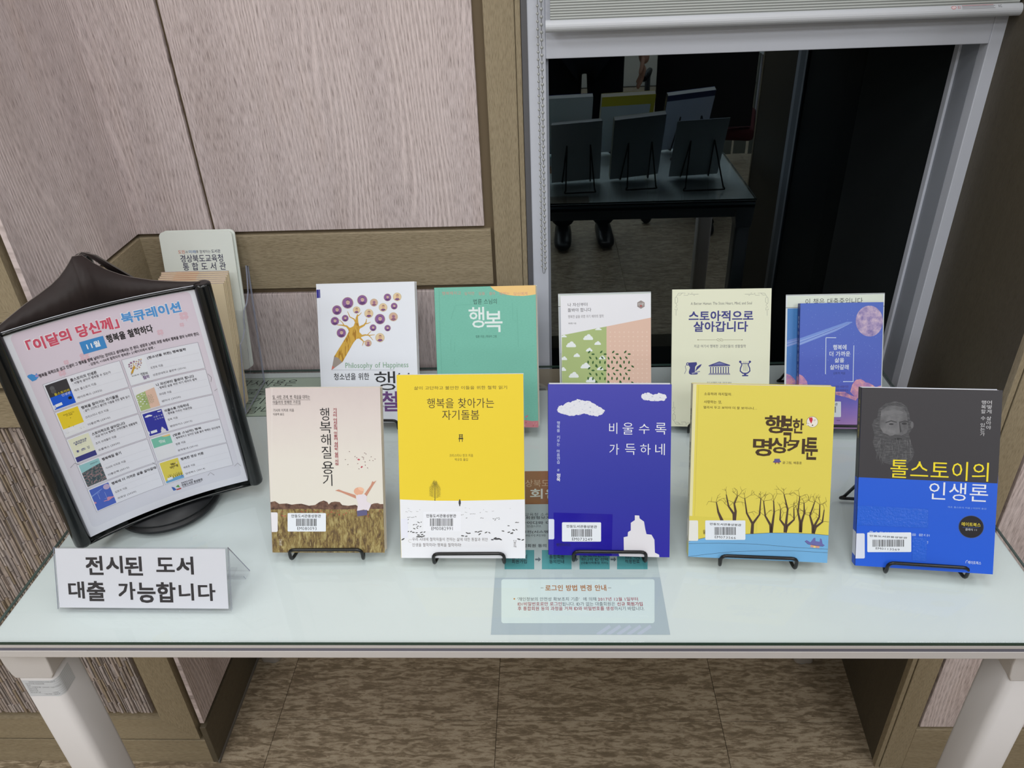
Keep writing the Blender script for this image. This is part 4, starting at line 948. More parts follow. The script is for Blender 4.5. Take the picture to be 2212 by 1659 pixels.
def art_moon(c, card=False):
    h = c.h
    m = (78, 104, 196) if c.mini else grad('print_evening_sky'+('_card' if card else ''), [(0.0, (178, 138, 190)), (0.14, (140, 116, 196)), (0.30, (84, 98, 194)), (1.0, (74, 104, 196))] if not card else [(0, (150, 130, 200)), (0.3, (84, 130, 206)), (1, (70, 134, 200))], 0, h, 0.4, 0.1, (40, 40, 60))
    c.add([(0, 0), (c.w, 0), (c.w, h), (0, h)], m, raw=True); c.up()
    if not c.mini: sky_dots(c, 400, 280, 1225, 1050, 220, (150, 180, 232), (1.0, 2.6), 8)
    c.add([(300, 640), (870, 437), (925, 436), (925, 444), (880, 452), (300, 690)], (120, 150, 220)); c.add([(300, 690), (925, 444), (760, 530), (300, 712)], (132, 158, 224)); c.up(); c.line([(300, 668), (600, 560), (915, 442)], 7, (164, 184, 232), 2); c.line([(300, 700), (600, 578), (900, 452)], 6, (158, 180, 230), 2)
    mm = (190, 172, 204) if c.mini else noisy('print_moon'+('_card' if card else ''), [(0.35, (132, 120, 176)), (0.5, (176, 158, 196)), (0.65, (212, 190, 208))], (110, 110, 110), 5, 0.6)
    c.add([(1098+132*math.cos(t)*(1 if math.cos(t) > 0 else 1.05), 428+152*math.sin(t)) for t in [i*2*PI/30 for i in range(30)]], mm)
    c.up()
    pk = (206, 146, 172) if c.mini else noisy('print_rosy_cloud'+('_card' if card else ''), [(0.3, (140, 112, 184)), (0.5, (200, 144, 176)), (0.68, (240, 184, 164))], (90, 90, 90), 5, 0.65)
    c.add([(905, 1130), (925, 1060), (945, 1030), (965, 1010), (1010, 1004), (1035, 1016), (1060, 1036), (1090, 1040), (1130, 1062), (1160, 1084), (1200, 1070), (1250, 1064), (1240, 1130), (1180, 1150), (1120, 1152), (1080, 1170), (1000, 1200), (950, 1180)], pk)
    c.add([(330, 970), (400, 958), (430, 972), (455, 1000), (475, 1030), (480, 1070), (430, 1090), (330, 1090)], pk)
    c.add([(760, 1130), (850, 1130), (900, 1160), (980, 1190), (960, 1220), (880, 1190), (760, 1160)], pk)
    c.up(); Wb = (206, 220, 242)
    for r in ((665, 590, 765, 596), (935, 668, 944, 1030)): pass
    c.line([(765, 593), (664, 595), (658, 955)], 7, Wb); c.line([(941, 668), (933, 1028), (833, 1030)], 7, Wb)
    c.rect(664, 590, 765, 597, Wb); c.rect(833, 1025, 937, 1032, Wb)
    for t, b in (('행복에', (735, 664, 866, 712)), ('더 가까운', (700, 730, 903, 776)), ('삶을', (752, 794, 843, 838)), ('살아갈래', (705, 861, 888, 908))): c.text(t, *b, (222, 228, 242), .02)
    if not c.mini:
        c.text('김토끼 지음', 735, 933, 855, 957, (60, 70, 130))
        for k, t in enumerate(('이면 사람이든', '지금 이대로도', '사람이니까')): c.text(t, 750, 1068+k*36, 888, 1090+k*36, (84, 66, 130))
        if not card: barcode(c, 500, 1228, 812, 1385, 'EM0101', (530, 1243, 777, 1270), (570, 1278, 760, 1340), (580, 1346, 740, 1370)); c.text('자화상', 768, 1412, 804, 1424, (60, 50, 90))

# ================================================================ the books
def book_frame(b):
    x, y, z, yaw, tilt, roll = b[:6]
    ux = Vector((math.cos(yaw), math.sin(yaw), 0)); n = Vector((math.sin(yaw), -math.cos(yaw), 0))
    up = Vector((0, 0, math.cos(tilt))) - n*math.sin(tilt)
    ux, up = ux*math.cos(roll)+up*math.sin(roll), up*math.cos(roll)-ux*math.sin(roll)
    dp = up.cross(ux)
    return Matrix(((ux.x, dp.x, up.x, x), (ux.y, dp.y, up.y, y), (ux.z, dp.z, up.z, z), (0, 0, 0, 1)))
FIT = {  # x, y, z of the foot of the cover's middle; yaw, lean, roll; width, height, thickness
    'courage':(0.3678,0.1257,0.0121,0.0044,0.4588,-0.0095,0.1399,0.2044,0.0150),
    'selfcare':(0.5354,0.1165,0.0108,-0.0100,0.4744,-0.0014,0.1515,0.2238,0.0120),
    'blue':(0.7115,0.1172,0.0125,-0.0527,0.4569,0.0113,0.1445,0.2080,0.0160),
    'cartoon':(0.8858,0.1091,0.0134,-0.0898,0.4592,0.0150,0.1595,0.2074,0.0180),
    'tolstoy':(1.0712,0.0927,0.0125,-0.1870,0.4765,0.0638,0.1461,0.2098,0.0160),
    'philo':(0.3671,0.4074,0.0117,-0.0652,0.4514,0.0306,0.1529,0.2142,0.0140),
    'teal':(0.5502,0.3901,0.0125,-0.1508,0.4296,0.0668,0.1536,0.2112,0.0160),
    'nbook':(0.7296,0.3988,0.0099,-0.0980,0.4205,0.0466,0.1329,0.1940,0.0100),
    'stoic':(0.8941,0.3822,0.0125,-0.1574,0.4324,0.0600,0.1397,0.2038,0.0160),
    'moon':(1.0673,0.3768,0.0108,-0.0643,0.4636,0.0244,0.1157,0.1843,0.0120)}
BOOKS = [  # key, art, cover colour at the hinge, spine colour, back colour, page material, label
    ('courage', art_courage, (214, 204, 202), (212, 202, 200), (206, 200, 200), M_PAGE, 'pale pinkish-grey paperback with a girl raising her arms in a meadow, in the front row'),
    ('selfcare', art_selfcare, (232, 204, 60), (228, 200, 60), (214, 218, 224), M_PAGE, 'bright yellow and white paperback with footprints in snow, in the front row'),
    ('blue', art_blue, (52, 54, 160), (36, 36, 112), (206, 212, 222), M_PAGEW, 'royal blue paperback with white clouds and a white stone pagoda'),
    ('cartoon', art_cartoon, (222, 207, 88), (196, 196, 176), (214, 200, 50), M_PAGE, 'yellow cartoon paperback with dark trees over a light blue foot'),
    ('tolstoy', art_tolstoy, (40, 70, 160), (24, 22, 26), (200, 208, 224), M_PAGEW, 'black and blue paperback with a grey bearded portrait, rightmost of the front row'),
    ('philo', art_philo, (228, 232, 240), (222, 226, 236), (214, 218, 226), M_PAGEW, 'white paperback with a golden pencil tree and round purple portraits'),
    ('teal', art_teal, (120, 190, 170), (60, 118, 108), (200, 214, 212), M_PAGE, 'teal green paperback with a pale orange corner, in the back row'),
    ('nbook', art_nbook, (230, 230, 236), (226, 228, 234), (196, 204, 214), M_PAGEW, 'white paperback with green and pink fields and dark leaves'),
    ('stoic', art_stoic, (226, 228, 204), (150, 152, 136), (196, 202, 204), M_PAGEW, 'cream paperback with navy temple, scroll and lyre pictures'),
    ('moon', art_moon, (80, 104, 194), (48, 62, 140), (190, 200, 212), M_PAGEW, 'small blue paperback with a large pink moon, in the back row'),
]
COVER = {}
def cover_mat(c): return flat(c, 0.42, 0.35)
def make_book(key, art, cc, spc, bc, pages, label):
    F = FIT[key]; w_, h, t = F[6:]
    o = empty('book', book_frame(F), label, 'book', 'paperbacks on wire easels')
    ct = 0.0005
    bulge = 0.0012
    g = MB(); n = 10
    def sheetcurve(y0, mat, name, drop=0.0):
        """cover board, very slightly bowed the way a paperback cover is"""
        g = MB()
        xs = [-w_/2 + w_*i/n for i in range(n+1)]
        A = [(x, y0 + bulge*0, 0) for x in xs]
        g.box(-w_/2, w_/2, y0, y0+ct, 0, h, mat, 0.00015)
        return g
    fc = sheetcurve(0.0, cover_mat(cc), 'front').build('front_cover', o)
    fc.location = (0, 0, 0)
    bk = sheetcurve(t-ct, cover_mat(bc), 'back').build('back_cover', o); bk.location = (0, 0, 0)
    sp = MB().box(-w_/2-0.0004, -w_/2+0.0003, 0.0002, t-0.0002, 0, h, cover_mat(spc), 0.0002).build('spine', o); sp.location = (0, 0, 0)
    pg = MB(); m = 26
    # page block: slightly uneven fore edge
    pg.box(-w_/2+0.0004, w_/2-0.0008, ct+0.00005, t-ct-0.00005, 0.0006, h-0.0008, pages)
    for k in range(5):
        y = ct+0.0006+(t-2*ct-0.0012)*k/5; pg.box(w_/2-0.0012, w_/2-0.0003-0.0004*(k % 2), y, y+(t-2*ct)/5*0.72, 0.0008, h-0.0010, pages)
        pg.box(-w_/2+0.001, w_/2-0.0014, y, y+(t-2*ct)/5*0.72, h-0.0012, h-0.0004-0.0003*(k % 2), pages)
    p_ = pg.build('page_block', o); p_.location = (0, 0, 0)
    pr = Print(w_, h, PXC[key]); pr.n = 1; art(pr)
    q = pr.build('cover_print', fc, lambda x, y, l: (x-w_/2, -l-0.00003, h-y)); q.location = (0, 0, 0)
    return o, F, sp
def spine_print(sp, F, items, ground=None):
    w_, h, t = F[6:]
    c = Print(t, h); c.n = 1; c.rect(0, 0, t, h, sp.data.materials[0]); c.up()
    if ground:
        for y0, y1, col in ground: c.rect(0, y0*h, t, y1*h, col)
        c.up()
    for tx, y0, y1, col, b in items:
        n = sum(.5 if q == ' ' else 1 for q in tx); st_ = (y1-y0)*h/n; y = y0*h; k = min(t*0.62, st_*0.9)
        for q in tx:
            if q == ' ': y += st_*.5; continue
            c.text(q, t/2-k/2, y, t/2+k/2, y+st_*0.88, col, b); y += st_
    x = -w_/2-0.0004
    s_ = c.build('spine_print', sp, lambda u, v, l: (x-l, t-u, h-v)); s_.location = (0, 0, 0)
made = {}
for B in BOOKS: made[B[0]] = make_book(*B)
spine_print(made['blue'][2], made['blue'][1], [('비울수록 가득하네', .07, .46, (196, 204, 226), .01), ('정목', .55, .60, (190, 198, 220), 0)], [(.775, .90, (214, 220, 236))])
spine_print(made['cartoon'][2], made['cartoon'][1], [('행복한', .14, .26, BLK, .02), ('명상카툰', .335, .50, BLK, .02), ('배종훈', .64, .70, (80, 70, 50), 0), ('담', .885, .91, BLK, 0)], [(.79, .90, (226, 226, 220)), (.93, 1, (196, 200, 130))])
spine_print(made['tolstoy'][2], made['tolstoy'][1], [('톨스토이의 인생론', .07, .285, (226, 206, 60), 0), ('레프 톨스토이 지음', .54, .69, (120, 160, 230), 0)], [(.505, 1, (30, 84, 206)), (.81, .945, (214, 220, 236))])
spine_print(made['moon'][2], made['moon'][1], [('행복에 더 가까운 삶을 살아갈래', .10, .62, (196, 206, 236), .01)], [(.58, .68, (190, 130, 160)), (.68, 1, (126, 104, 180))])
spine_print(made['courage'][2], made['courage'][1], [('행복해질 용기', .10, .45, BLK, 0)], [(.70, .76, (92, 70, 60)), (.76, 1, (110, 92, 60)), (.76, .88, (228, 226, 230))])
# the cartoon book's back and the yellow book's back show in the window; plain patches of colour on them
for key, y0, y1, col in (('selfcare', 0.0, 0.08, (214, 196, 60)), ('cartoon', 0.16, 1.0, (206, 216, 226)), ('tolstoy', 0.0, 0.10, (40, 50, 90)), ('moon', 0, 1, (150, 160, 190))):
    F = FIT[key]; c = Print(F[6], F[7]); c.n = 1; c.add([(0.012 if key == 'cartoon' else 0, F[7]*y0), (F[6], F[7]*y0), (F[6], F[7]*y1), (0.012 if key == 'cartoon' else 0, F[7]*y1)], col, raw=True)
    bk = [x for x in made[key][0].children if x.name.startswith('back_cover')][0]
    q = c.build('back_print', bk, lambda x, y, l, F=F: (F[6]/2-x, F[8]+l, F[7]-y)); q.location = (0, 0, 0)
# cards announcing a loan, standing behind two of the back-row books
def loan_card(x, y, z, yaw, tilt, roll, w_, h, label, art=None):
    o = empty('loan_card', book_frame((x, y, z, yaw, tilt, roll)), label, 'card')
    b = MB().box(-w_/2, w_/2, 0.0, 0.0012, 0, h, flat((226, 232, 234)), 0.0002).build('board', o); b.location = (0, 0, 0)
    c = Print(w_, h); c.n = 1
    c.rect(0.002, 0.002, w_-0.002, 0.0188, (222, 230, 218)); 
    for r in ((0, 0.0008, w_, 0.0013), (0, 0.0188, w_, 0.0195)): c.rect(*r, (70, 76, 74))
    c.up(); c.text('이 책은 대출중입니다', w_*.20, 0.0062, w_*.78, 0.0155, (60, 64, 64), 0)
    if art:
        d = Print(w_-0.005, h-0.022, PXC['moon']); art(d, True); c.put(d, 0.0025, 0.0202, w_-0.0025, h-0.002)
    else: c.rect(0.0015, 0.0202, w_-0.0015, h-0.0015, (216, 222, 232)); c.up(); c.add([(0.0015, 0.09), (w_-0.0015, 0.06), (w_-0.0015, h-0.0015), (0.0015, h-0.0015)], (196, 206, 200))
    q = c.build('card_print', b, lambda x, y, l: (x-w_/2, -l-0.00003, h-y)); q.location = (0, 0, 0)
loan_card(1.0640, 0.3945, 0.0055, -0.0633, 0.4530, 0.0261, 0.1398, 0.1943, 'white-edged loan card printed with the moon cover, behind the small blue book', art_moon)
loan_card(0.7291, 0.4165, 0.0055, -0.0930, 0.3950, 0.0435, 0.1382, 0.1935, 'white loan card showing at both sides behind the green and pink book')

# ================================================================ wire easels
def round_path(P, r, n=4):
    out = [Vector(P[0])]
    for i in range(1, len(P)-1):
        p = Vector(P[i]); a = (Vector(P[i-1])-p); b = (Vector(P[i+1])-p); k = min(r, a.length*.45, b.length*.45); a = p+a.normalized()*k; b = p+b.normalized()*k
        for j in range(n+1):
            t = j/n; out.append(a*(1-t)**2 + p*2*t*(1-t) + b*t*t)
    out.append(Vector(P[-1])); return out
def easel(cx, cy, yaw, lean, label, wd=0.0895, gap=0.0075, th=0.016, back=0.128, lip=0.0225, spread=1.0, rise=0.118):
    """bent black wire: front lip, two runners under the book, two leaning back rests, rear feet and a rear cross wire"""
    R_ = 0.0021
    o = empty('wire_easel', Matrix.Translation((cx, cy, 0)) @ rot2(yaw), label, 'book easel', 'black wire easels')
    h = wd/2; z0 = R_+0.0002; yb = gap+th/math.cos(lean)+0.0045
    f = MB().tube(round_path([(-h+0.004, yb*0.8, z0), (-h, 0, z0), (-h, 0, lip-R_), (h, 0, lip-R_), (h, 0, z0), (h-0.004, yb*0.8, z0)], 0.007), R_, M_WIRE).build('front_lip', o); f.location = (0, 0, 0)
    for s_ in (-1, 1):
        x = s_*(h-0.004); xt = s_*(h-0.012); top = (xt, yb+rise*math.tan(lean), z0+rise)
        g = MB().tube(round_path([(x, yb*0.75, z0), (x, yb, z0), top, (x*spread, back, z0+0.004)], 0.006), R_, M_WIRE).build('back_rest', o); g.location = (0, 0, 0)
    g = MB().tube(round_path([(-h*spread+0.004, back-0.004, z0+0.006), (-h*spread, back, z0), (h*spread, back, z0), (h*spread-0.004, back-0.004, z0+0.006)], 0.006), R_, M_WIRE).build('rear_foot', o); g.location = (0, 0, 0)
EAS = {'courage': ((0.3199, 0.1223), (0.4112, 0.1218)), 'selfcare': ((0.4991, 0.1135), (0.5862, 0.1146)), 'blue': ((0.6688, 0.1156), (0.7565, 0.1167)),
       'cartoon': ((0.8427, 0.1078), (0.931, 0.1044)), 'tolstoy': ((1.0316, 0.0936), (1.1201, 0.0903))}
NAME = {'courage': 'the pinkish-grey meadow book', 'selfcare': 'the yellow and white book', 'blue': 'the royal blue book', 'cartoon': 'the yellow cartoon book', 'tolstoy': 'the black and blue portrait book',
        'philo': 'the white pencil tree book', 'teal': 'the teal book', 'nbook': 'the green and pink book', 'stoic': 'the cream temple book', 'moon': 'the small moon book'}
for key in FIT:
    F = FIT[key]
    if key in EAS:
        (ax, ay), (bx, by) = EAS[key]; yaw = math.atan2(by-ay, bx-ax); wd = math.hypot(bx-ax, by-ay)-0.001; cx, cy = (ax+bx)/2, (ay+by)/2
        yaw = (yaw + F[3])/2 if key != 'tolstoy' else -0.10
        easel(cx, cy, yaw, F[4], 'black wire easel holding ' + NAME[key], wd, gap=0.006, th=F[8], spread=1.52 if key == 'tolstoy' else 1.0, back=0.134 if key == 'tolstoy' else 0.128)
    else:
        n = Vector((math.sin(F[3]), -math.cos(F[3]), 0)); p = Vector((F[0], F[1], 0)) + n*0.0065
        easel(p.x, p.y, F[3]*0.7, F[4], 'black wire easel holding ' + NAME[key], 0.088, gap=0.0065, th=F[8]+(0.003 if key in ('moon', 'nbook') else 0), back=0.152 if key == 'moon' else 0.125, spread=1.3 if key == 'moon' else 1.0)

# warning sticker on the blind's bottom bar
c = Print(0.0700, 0.0090); c.n = 1
c.rect(0, 0, 0.07, 0.009, (206, 190, 194)); c.up(); c.rect(0.0004, 0.0004, 0.0696, 0.0086, (222, 222, 224)); c.up()
RS = (196, 92, 98)
c.ell(0.0055, 0.0046, 0.0034, 0.0026, RS, n=16); c.up(); c.ell(0.0055, 0.0046, 0.0025, 0.0018, (226, 214, 216), n=16); c.up(); c.line([(0.0035, 0.0032), (0.0075, 0.0060)], 0.0006, RS)
c.text('경고', 0.0102, 0.0022, 0.0142, 0.0068, RS, 0.01)
for k in range(4): c.line([(0.0160, 0.0018+k*0.0017), (0.0560+0.002*(k % 2), 0.0018+k*0.0017)], 0.0007, (140, 140, 146) if k else RS)
c.text('KC', 0.0620, 0.0022, 0.0664, 0.0064, (80, 80, 86))
rb = 0.0083
def bar_wrap(x, y, l):
    a = 1.30-(y/rb)*1.0; return (1.172+x, D-0.028-(rb+l)*math.cos(a), 0.5415+(rb*0.94+l)*math.sin(a))
q = c.build('warning_sticker', bl, bar_wrap); q.matrix_parent_inverse = TC[bl.name].inverted()

# ================================================================ three-sided curved notice stand
SB = (0.1446, 0.1975); SYAW = 0.5863; SW, SH, SZ = 0.2160, 0.2985, 0.018
nrm = Vector((math.sin(SYAW), -math.cos(SYAW), 0)); inr = 0.0640
SC = (SB[0]-nrm.x*inr, SB[1]-nrm.y*inr)
sd = empty('notice_stand', Matrix.Translation((SC[0], SC[1], 0)) @ rot2(SYAW), 'three-sided rotating notice stand with a curved printed poster and dark arched crest', 'sign stand')
M_CREST = plain('dark_brown_acrylic', (46, 38, 37), 0.5, 0.22, n_scale=40, n_amt=0.15); M_CRE = plain('acrylic_lit_edge', (104, 98, 94), 0.4, 0.4); M_SATIN = plain('satin_black', (22, 24, 27), 0.42, 0.4)  # crest edges coloured paler than the faces, as if catching light
SAG = 0.013
def face_pt(k, u, lift, z):
    """point on the k-th concave face: u in -1..1 across, lift towards the viewer of that face"""
    x = u*SW/2; y = -inr + SAG*(1-u*u) - lift
    a = k*2*PI/3; return (x*math.cos(a)-y*math.sin(a), x*math.sin(a)+y*math.cos(a), z)
def own(o): o.location = (0, 0, 0); return o
disc = own(MB().lathe([(0.064, 0.0006), (0.068, 0.002), (0.068, 0.006), (0.060, 0.0075), (0.060, 0.0095), (0.0655, 0.0105), (0.0655, 0.013), (0.02, 0.0135)], (0, -0.014, 0), M_SATIN, 64).build('base_disc', sd))
own(MB().lathe([(0.012, 0.0), (0.012, SH*0.94)], (0, 0, 0.0145), M_BLKP, 16).build('spindle', sd))
NU = 18
SH0 = SH
for k in range(3):
    SH = SH0 - (0.014 if k else 0.0)
    g = MB(); mi = g.mi(M_BLKP)
    A = [[g.bm.verts.new(face_pt(k, -0.95+1.9*i/NU, l, z)) for i in range(NU+1)] for l, z in ((0.0, SZ), (0.0, SZ+SH), (-0.0018, SZ+SH), (-0.0018, SZ))]
    for a in range(4):
        for i in range(NU):
            f = g.bm.faces.new([A[a][i], A[(a+1) % 4][i], A[(a+1) % 4][i+1], A[a][i+1]]); f.material_index = mi; f.smooth = True
    panel = own(g.build('back_panel', sd))
    # crest: concave shoulders rising to a narrow flat peak
    pk = [(-1.0, 0.004), (-0.91, 0.0061), (-0.78, 0.0110), (-0.646, 0.0161), (-0.51, 0.0206), (-0.375, 0.0257), (-0.28, 0.0306), (-0.203, 0.0361), (-0.15, 0.0405), (-0.113, 0.0440), (-0.104, 0.0453), (-0.013, 0.0450), (0.005, 0.0430), (0.033, 0.0400),
          (0.07, 0.0358), (0.115, 0.0320), (0.16, 0.0284), (0.205, 0.0256), (0.28, 0.0212), (0.36, 0.0175), (0.437, 0.0148), (0.55, 0.0110), (0.66, 0.0084), (0.774, 0.0061), (0.9, 0.0040), (1.0, 0.0028)]
    if k: pk = [(-1.0, 0.0004), (-0.6, 0.0006), (-0.3, 0.0012), (-0.2, 0.004), (-0.16, 0.012), (-0.13, 0.026), (-0.12, 0.036), (-0.115, 0.043), (0.09, 0.043), (0.10, 0.030), (0.12, 0.014), (0.2, 0.004), (0.3, 0.0012), (0.6, 0.0006), (1.0, 0.0004)]; pk = [(u, h+(0.013 if h > 0.01 else 0)) for u, h in pk]
    g = MB(); mi = g.mi(M_CREST); z0 = SZ+SH-0.004
    def ring(l):
        up_, lo = [], []
        for u, h in pk:      # each crest leans in so that the three peaks meet over the spindle
            t = min(1, h/(0.0585 if k else 0.0445)); up_.append(g.bm.verts.new(face_pt(k, u, l-(inr-SAG*(1-u*u)-0.004)*t, SZ+SH+h))); lo.append(g.bm.verts.new(face_pt(k, u, l, z0)))
        return up_, lo
    (fu, fl_), (bu, bl_) = ring(0.0022), ring(0.0002)
    for i in range(len(pk)-1):
        for q in ([fl_[i], fl_[i+1], fu[i+1], fu[i]], [bu[i], bu[i+1], bl_[i+1], bl_[i]], [fu[i], fu[i+1], bu[i+1], bu[i]], [bl_[i], bl_[i+1], fl_[i+1], fl_[i]]):
            f = g.bm.faces.new(q); f.material_index = mi; f.smooth = q[0] in (fl_[i], bu[i])
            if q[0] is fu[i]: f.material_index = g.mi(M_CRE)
    for i in (0, -1):
        f = g.bm.faces.new([fl_[i], fu[i], bu[i], bl_[i]]); f.material_index = mi
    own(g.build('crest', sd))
    # corner post with rounded nose
    cx_, cy_ = 0.1092, -0.0635; a = k*2*PI/3; px_, py_ = cx_*math.cos(a)-cy_*math.sin(a), cx_*math.sin(a)+cy_*math.cos(a)
    own(MB().lathe([(0.0070, -0.002), (0.0090, 0.0), (0.0100, 0.003), (0.0100, SH0-0.001), (0.0095, SH0+0.001), (0.007, SH0+0.002)], (px_, py_, SZ), M_BLKP, 20).build('corner_post', sd))
    for zz in (SZ-0.001, SZ+SH-0.002):
        pts = [face_pt(k, -0.96+1.92*i/12, 0.0022, zz) for i in range(13)]
        own(MB().tube(pts, 0.0022, M_BLKP, 8).build('edge_rim', sd))
SH = SH0
# the poster: a curved A4 sheet behind a clear film
pw, ph = 0.2035, 0.2930
def poster():
    c = Print(0.210, 0.297, [(0, 0), (210, 0), (210, 297), (0, 297)], dz=0.00006); c.n = 1
    c.rect(0, 0, 210, 297, (226, 228, 238)); c.up()
    m, N, L, b = nodemat('print_pink_wash')
    tc = N.new('ShaderNodeTexCoord'); sp = N.new('ShaderNodeSeparateXYZ'); L.new(tc.outputs['Object'], sp.inputs[0])
    mr = N.new('ShaderNodeMapRange'); mr.inputs['From Min'].default_value = SZ+0.02; mr.inputs['From Max'].default_value = SZ+0.29; L.new(sp.outputs[2], mr.inputs[0])
    L.new(ramp(N, L, mr.outputs[0], [(0, (218, 220, 232)), (0.55, (220, 214, 226)), (1, (220, 207, 222))]), b.inputs['Base Color']); b.inputs['Roughness'].default_value = 0.3
    c.rrect(8, 6, 202, 286, 6, m); c.up()
    PK = (218, 186, 200)
    for x, y, r in ((188, 36, 6), (183, 47, 3), (157, 51, 4.2), (70, 57, 6), (50, 57, 3.2), (42, 68, 4.6)):
        for a in (0.8, 2.4, 4.0, 5.5): c.ell(x+r*.56*math.cos(a), y+r*.56*math.sin(a), r*.40, r*.46, PK, a)
        c.line([(x, y), (x+r*.3, y+r*1.3)], 0.5, PK)
    RDt, BLt = (206, 84, 108), (86, 152, 216)
    c.n += 1
    c.text('「이달의 당신께」', 19.4, 17.4, 116.4, 33.4, (240, 240, 246), .06); c.text('북큐레이션', 120.4, 16.4, 187.4, 30.4, (240, 240, 246), .06); c.up()
    c.text('「이달의 당신께」', 20, 18, 116, 33, RDt, .042); c.text('북큐레이션', 121, 17, 187, 30, BLt, .042)
    c.rect(70, 38, 96, 54, (66, 140, 206)); c.up(); c.text('11월', 76, 42, 90, 49.5, (240, 244, 250), .03)
    c.text('행복을 철학하다', 98.5, 38.5, 150, 48.5, BLK, .03)
    c.text('행복을 목적으로 삼고 인생이 그 행복을 향해 날아가는 것이라고 생각해서는 안 된다. 성장과 노력의 과정 속에서 행복을 찾아 누려야 한다.', 19, 60.5, 199, 65, (70, 62, 68), .03)
    c.text('- 김형석, <100세 철학자의 행복론> 21페이지에서 발췌 -', 71, 66.5, 146, 70.5, (80, 74, 80), .02)
    for P in ([(9, 61), (13, 57), (16, 60), (18, 58), (19, 63), (15, 66), (11, 66)],): c.add(P, (70, 146, 214))
    c.ell(12, 60, 4, 2.6, (70, 146, 214), .5); c.ell(17.5, 61.5, 2, 1.6, (170, 150, 200))
    th = {}
    for key, art in (('tolstoy', art_tolstoy), ('selfcare', art_selfcare), ('stoic', art_stoic), ('moon', art_moon), ('philo', art_philo), ('nbook', art_nbook), ('blue', art_blue), ('teal', art_teal), ('cartoon', art_cartoon)):
        d = Print(FIT[key][6], FIT[key][7], PXC[key]); d.mini = True; d.minh = 60 if key != 'stoic' else 70; art(d); th[key] = d
    d = Print(0.14, 0.204, [(0, 0), (100, 0), (100, 150), (0, 150)]); d.mini = False; d.rect(0, 0, 100, 150, (150, 200, 206)); d.up(); d.add([(0, 52), (30, 46), (60, 40), (100, 34), (100, 150), (0, 150)], noisy('print_dark_flowers', [(0.35, (52, 66, 80)), (0.5, (84, 102, 104)), (0.62, (170, 130, 136))], (420, 420, 420), 3, 0.7)); d.up(); d.text('행복해질 용기', 52, 14, 90, 22, (60, 70, 80)); th['other'] = d
    rows = [[('tolstoy', '톨스토이의 인생론', ': 어떻게 살아야 행복할 수 있는가', '레프 톨스토이 지음', '메이트북스 (2022)'), ('selfcare', '행복을 찾아가는 자기돌봄', ': 삶이 고단하고 불안한 이들을 위한 철학 읽기', '크리스티나 핀크 지음', '더좋은책 (2016)'),
             ('stoic', '스토아적으로 살아갑니다', ': 지금 여기서 행복한 고대인들의 생활철학', '조지 브래들리 지음', '프롬북스 (2020)'), ('other', '행복해질 용기', '', '기시미 이치로 지음', '더좋은책 (2015)'), ('moon', '행복에 더 가까운 삶을 살아갈래', '', '김토끼 지음', '자화상 (2020)')],
            [('philo', '(청소년을 위한) 행복철학', '', '조정옥 지음', '성균관대학교 출판부 (2016)'), ('nbook', '나 자신부터 돌봐야 합니다', ': 행복한 삶을 위한 자기 배려의 철학', '최대환 지음', '샘터사 (2020)'),
             ('blue', '비울수록 가득하네', ': 행복을 키우는 마음연습', '정목 지음', '쌤앤파커스 (2013)'), ('teal', '(법륜 스님의) 행복', ': 행복해지고 싶지만 길을 몰라 헤매는 당신에게', '법륜 지음', '문학동네 (2016)'), ('cartoon', '행복한 명상 카툰', '', '배종훈 지음', '담앤북스 (2014)')]]
    LC = (150, 148, 162)
    for ci, (x0, x1) in enumerate(((19, 104), (106, 195))):
        for r, (key, t1, t2, t3, t4) in enumerate(rows[ci]):
            y0 = 74 + r*38.6; y1 = y0+37.2
            c.n = 6; c.rect(x0, y0, x1, y1, LC); c.n = 7; c.rect(x0+.35, y0+.35, x1-.35, y1-.35, (228, 230, 240)); c.n = 8
            tx = x0+28
            for yy in (14.5, 24): c.rect(tx, y0+yy, x1-2, y0+yy+.15, (190, 190, 202))
            c.text(t1, tx, y0+4.2, tx+3.3*len(t1)*0.98, y0+8.4, (50, 44, 52), .03)
            if t2: c.text(t2, tx+1, y0+9.6, tx+1+min(2.42*len(t2)*0.92, x1-tx-4), y0+13, (80, 74, 84), .02)
            c.text(t3, tx, y0+18.6, tx+2.7*len(t3)*0.9, y0+22, (84, 78, 88), .01); c.text(t4, tx, y0+29, tx+2.5*len(t4)*0.92, y0+32.6, (84, 78, 88), .01)
            n0 = c.n; a, b_ = c.q(x0+1.8, y0+2.2), c.q(x0+25, y1-1.6); c.put(th[key], a[0], a[1], b_[0], b_[1]); c.n = n0
    c.n = 8
    for P in ([(12, 190), (18, 186), (24, 194)], [(196, 120), (199, 126), (197, 132)], [(198, 146), (202, 144)], [(100, 226), (104, 232), (102, 236)], [(196, 268), (201, 264), (204, 270)], [(160, 272), (164, 268), (168, 274)]): c.line(P, .4, (120, 116, 124))
    c.add([(112, 272), (115, 274), (117, 279), (113, 279)], (60, 100, 180)); c.add([(117, 274), (121, 272), (122, 277)], (90, 160, 80)); c.rect(117, 278, 123, 280, (190, 70, 70))
    c.text('경상북도교육청', 125, 270, 140, 272.4, (90, 90, 100), .02); c.text('안동도서관 용상분관', 125, 273.2, 152, 277.2, (60, 60, 70), .02); c.rect(125, 278.2, 150, 278.9, (140, 140, 150))
    return c
pp = MB(); mi = pp.mi(M_PAPERW); n = 22
rows_ = [[pp.bm.verts.new(face_pt(0, (-1+2*i/n)*pw/SW, l, z)) for i in range(n+1)] for l, z in ((0.0012, SZ+0.006), (0.0012, SZ+0.006+ph), (0.0009, SZ+0.006+ph), (0.0009, SZ+0.006))]
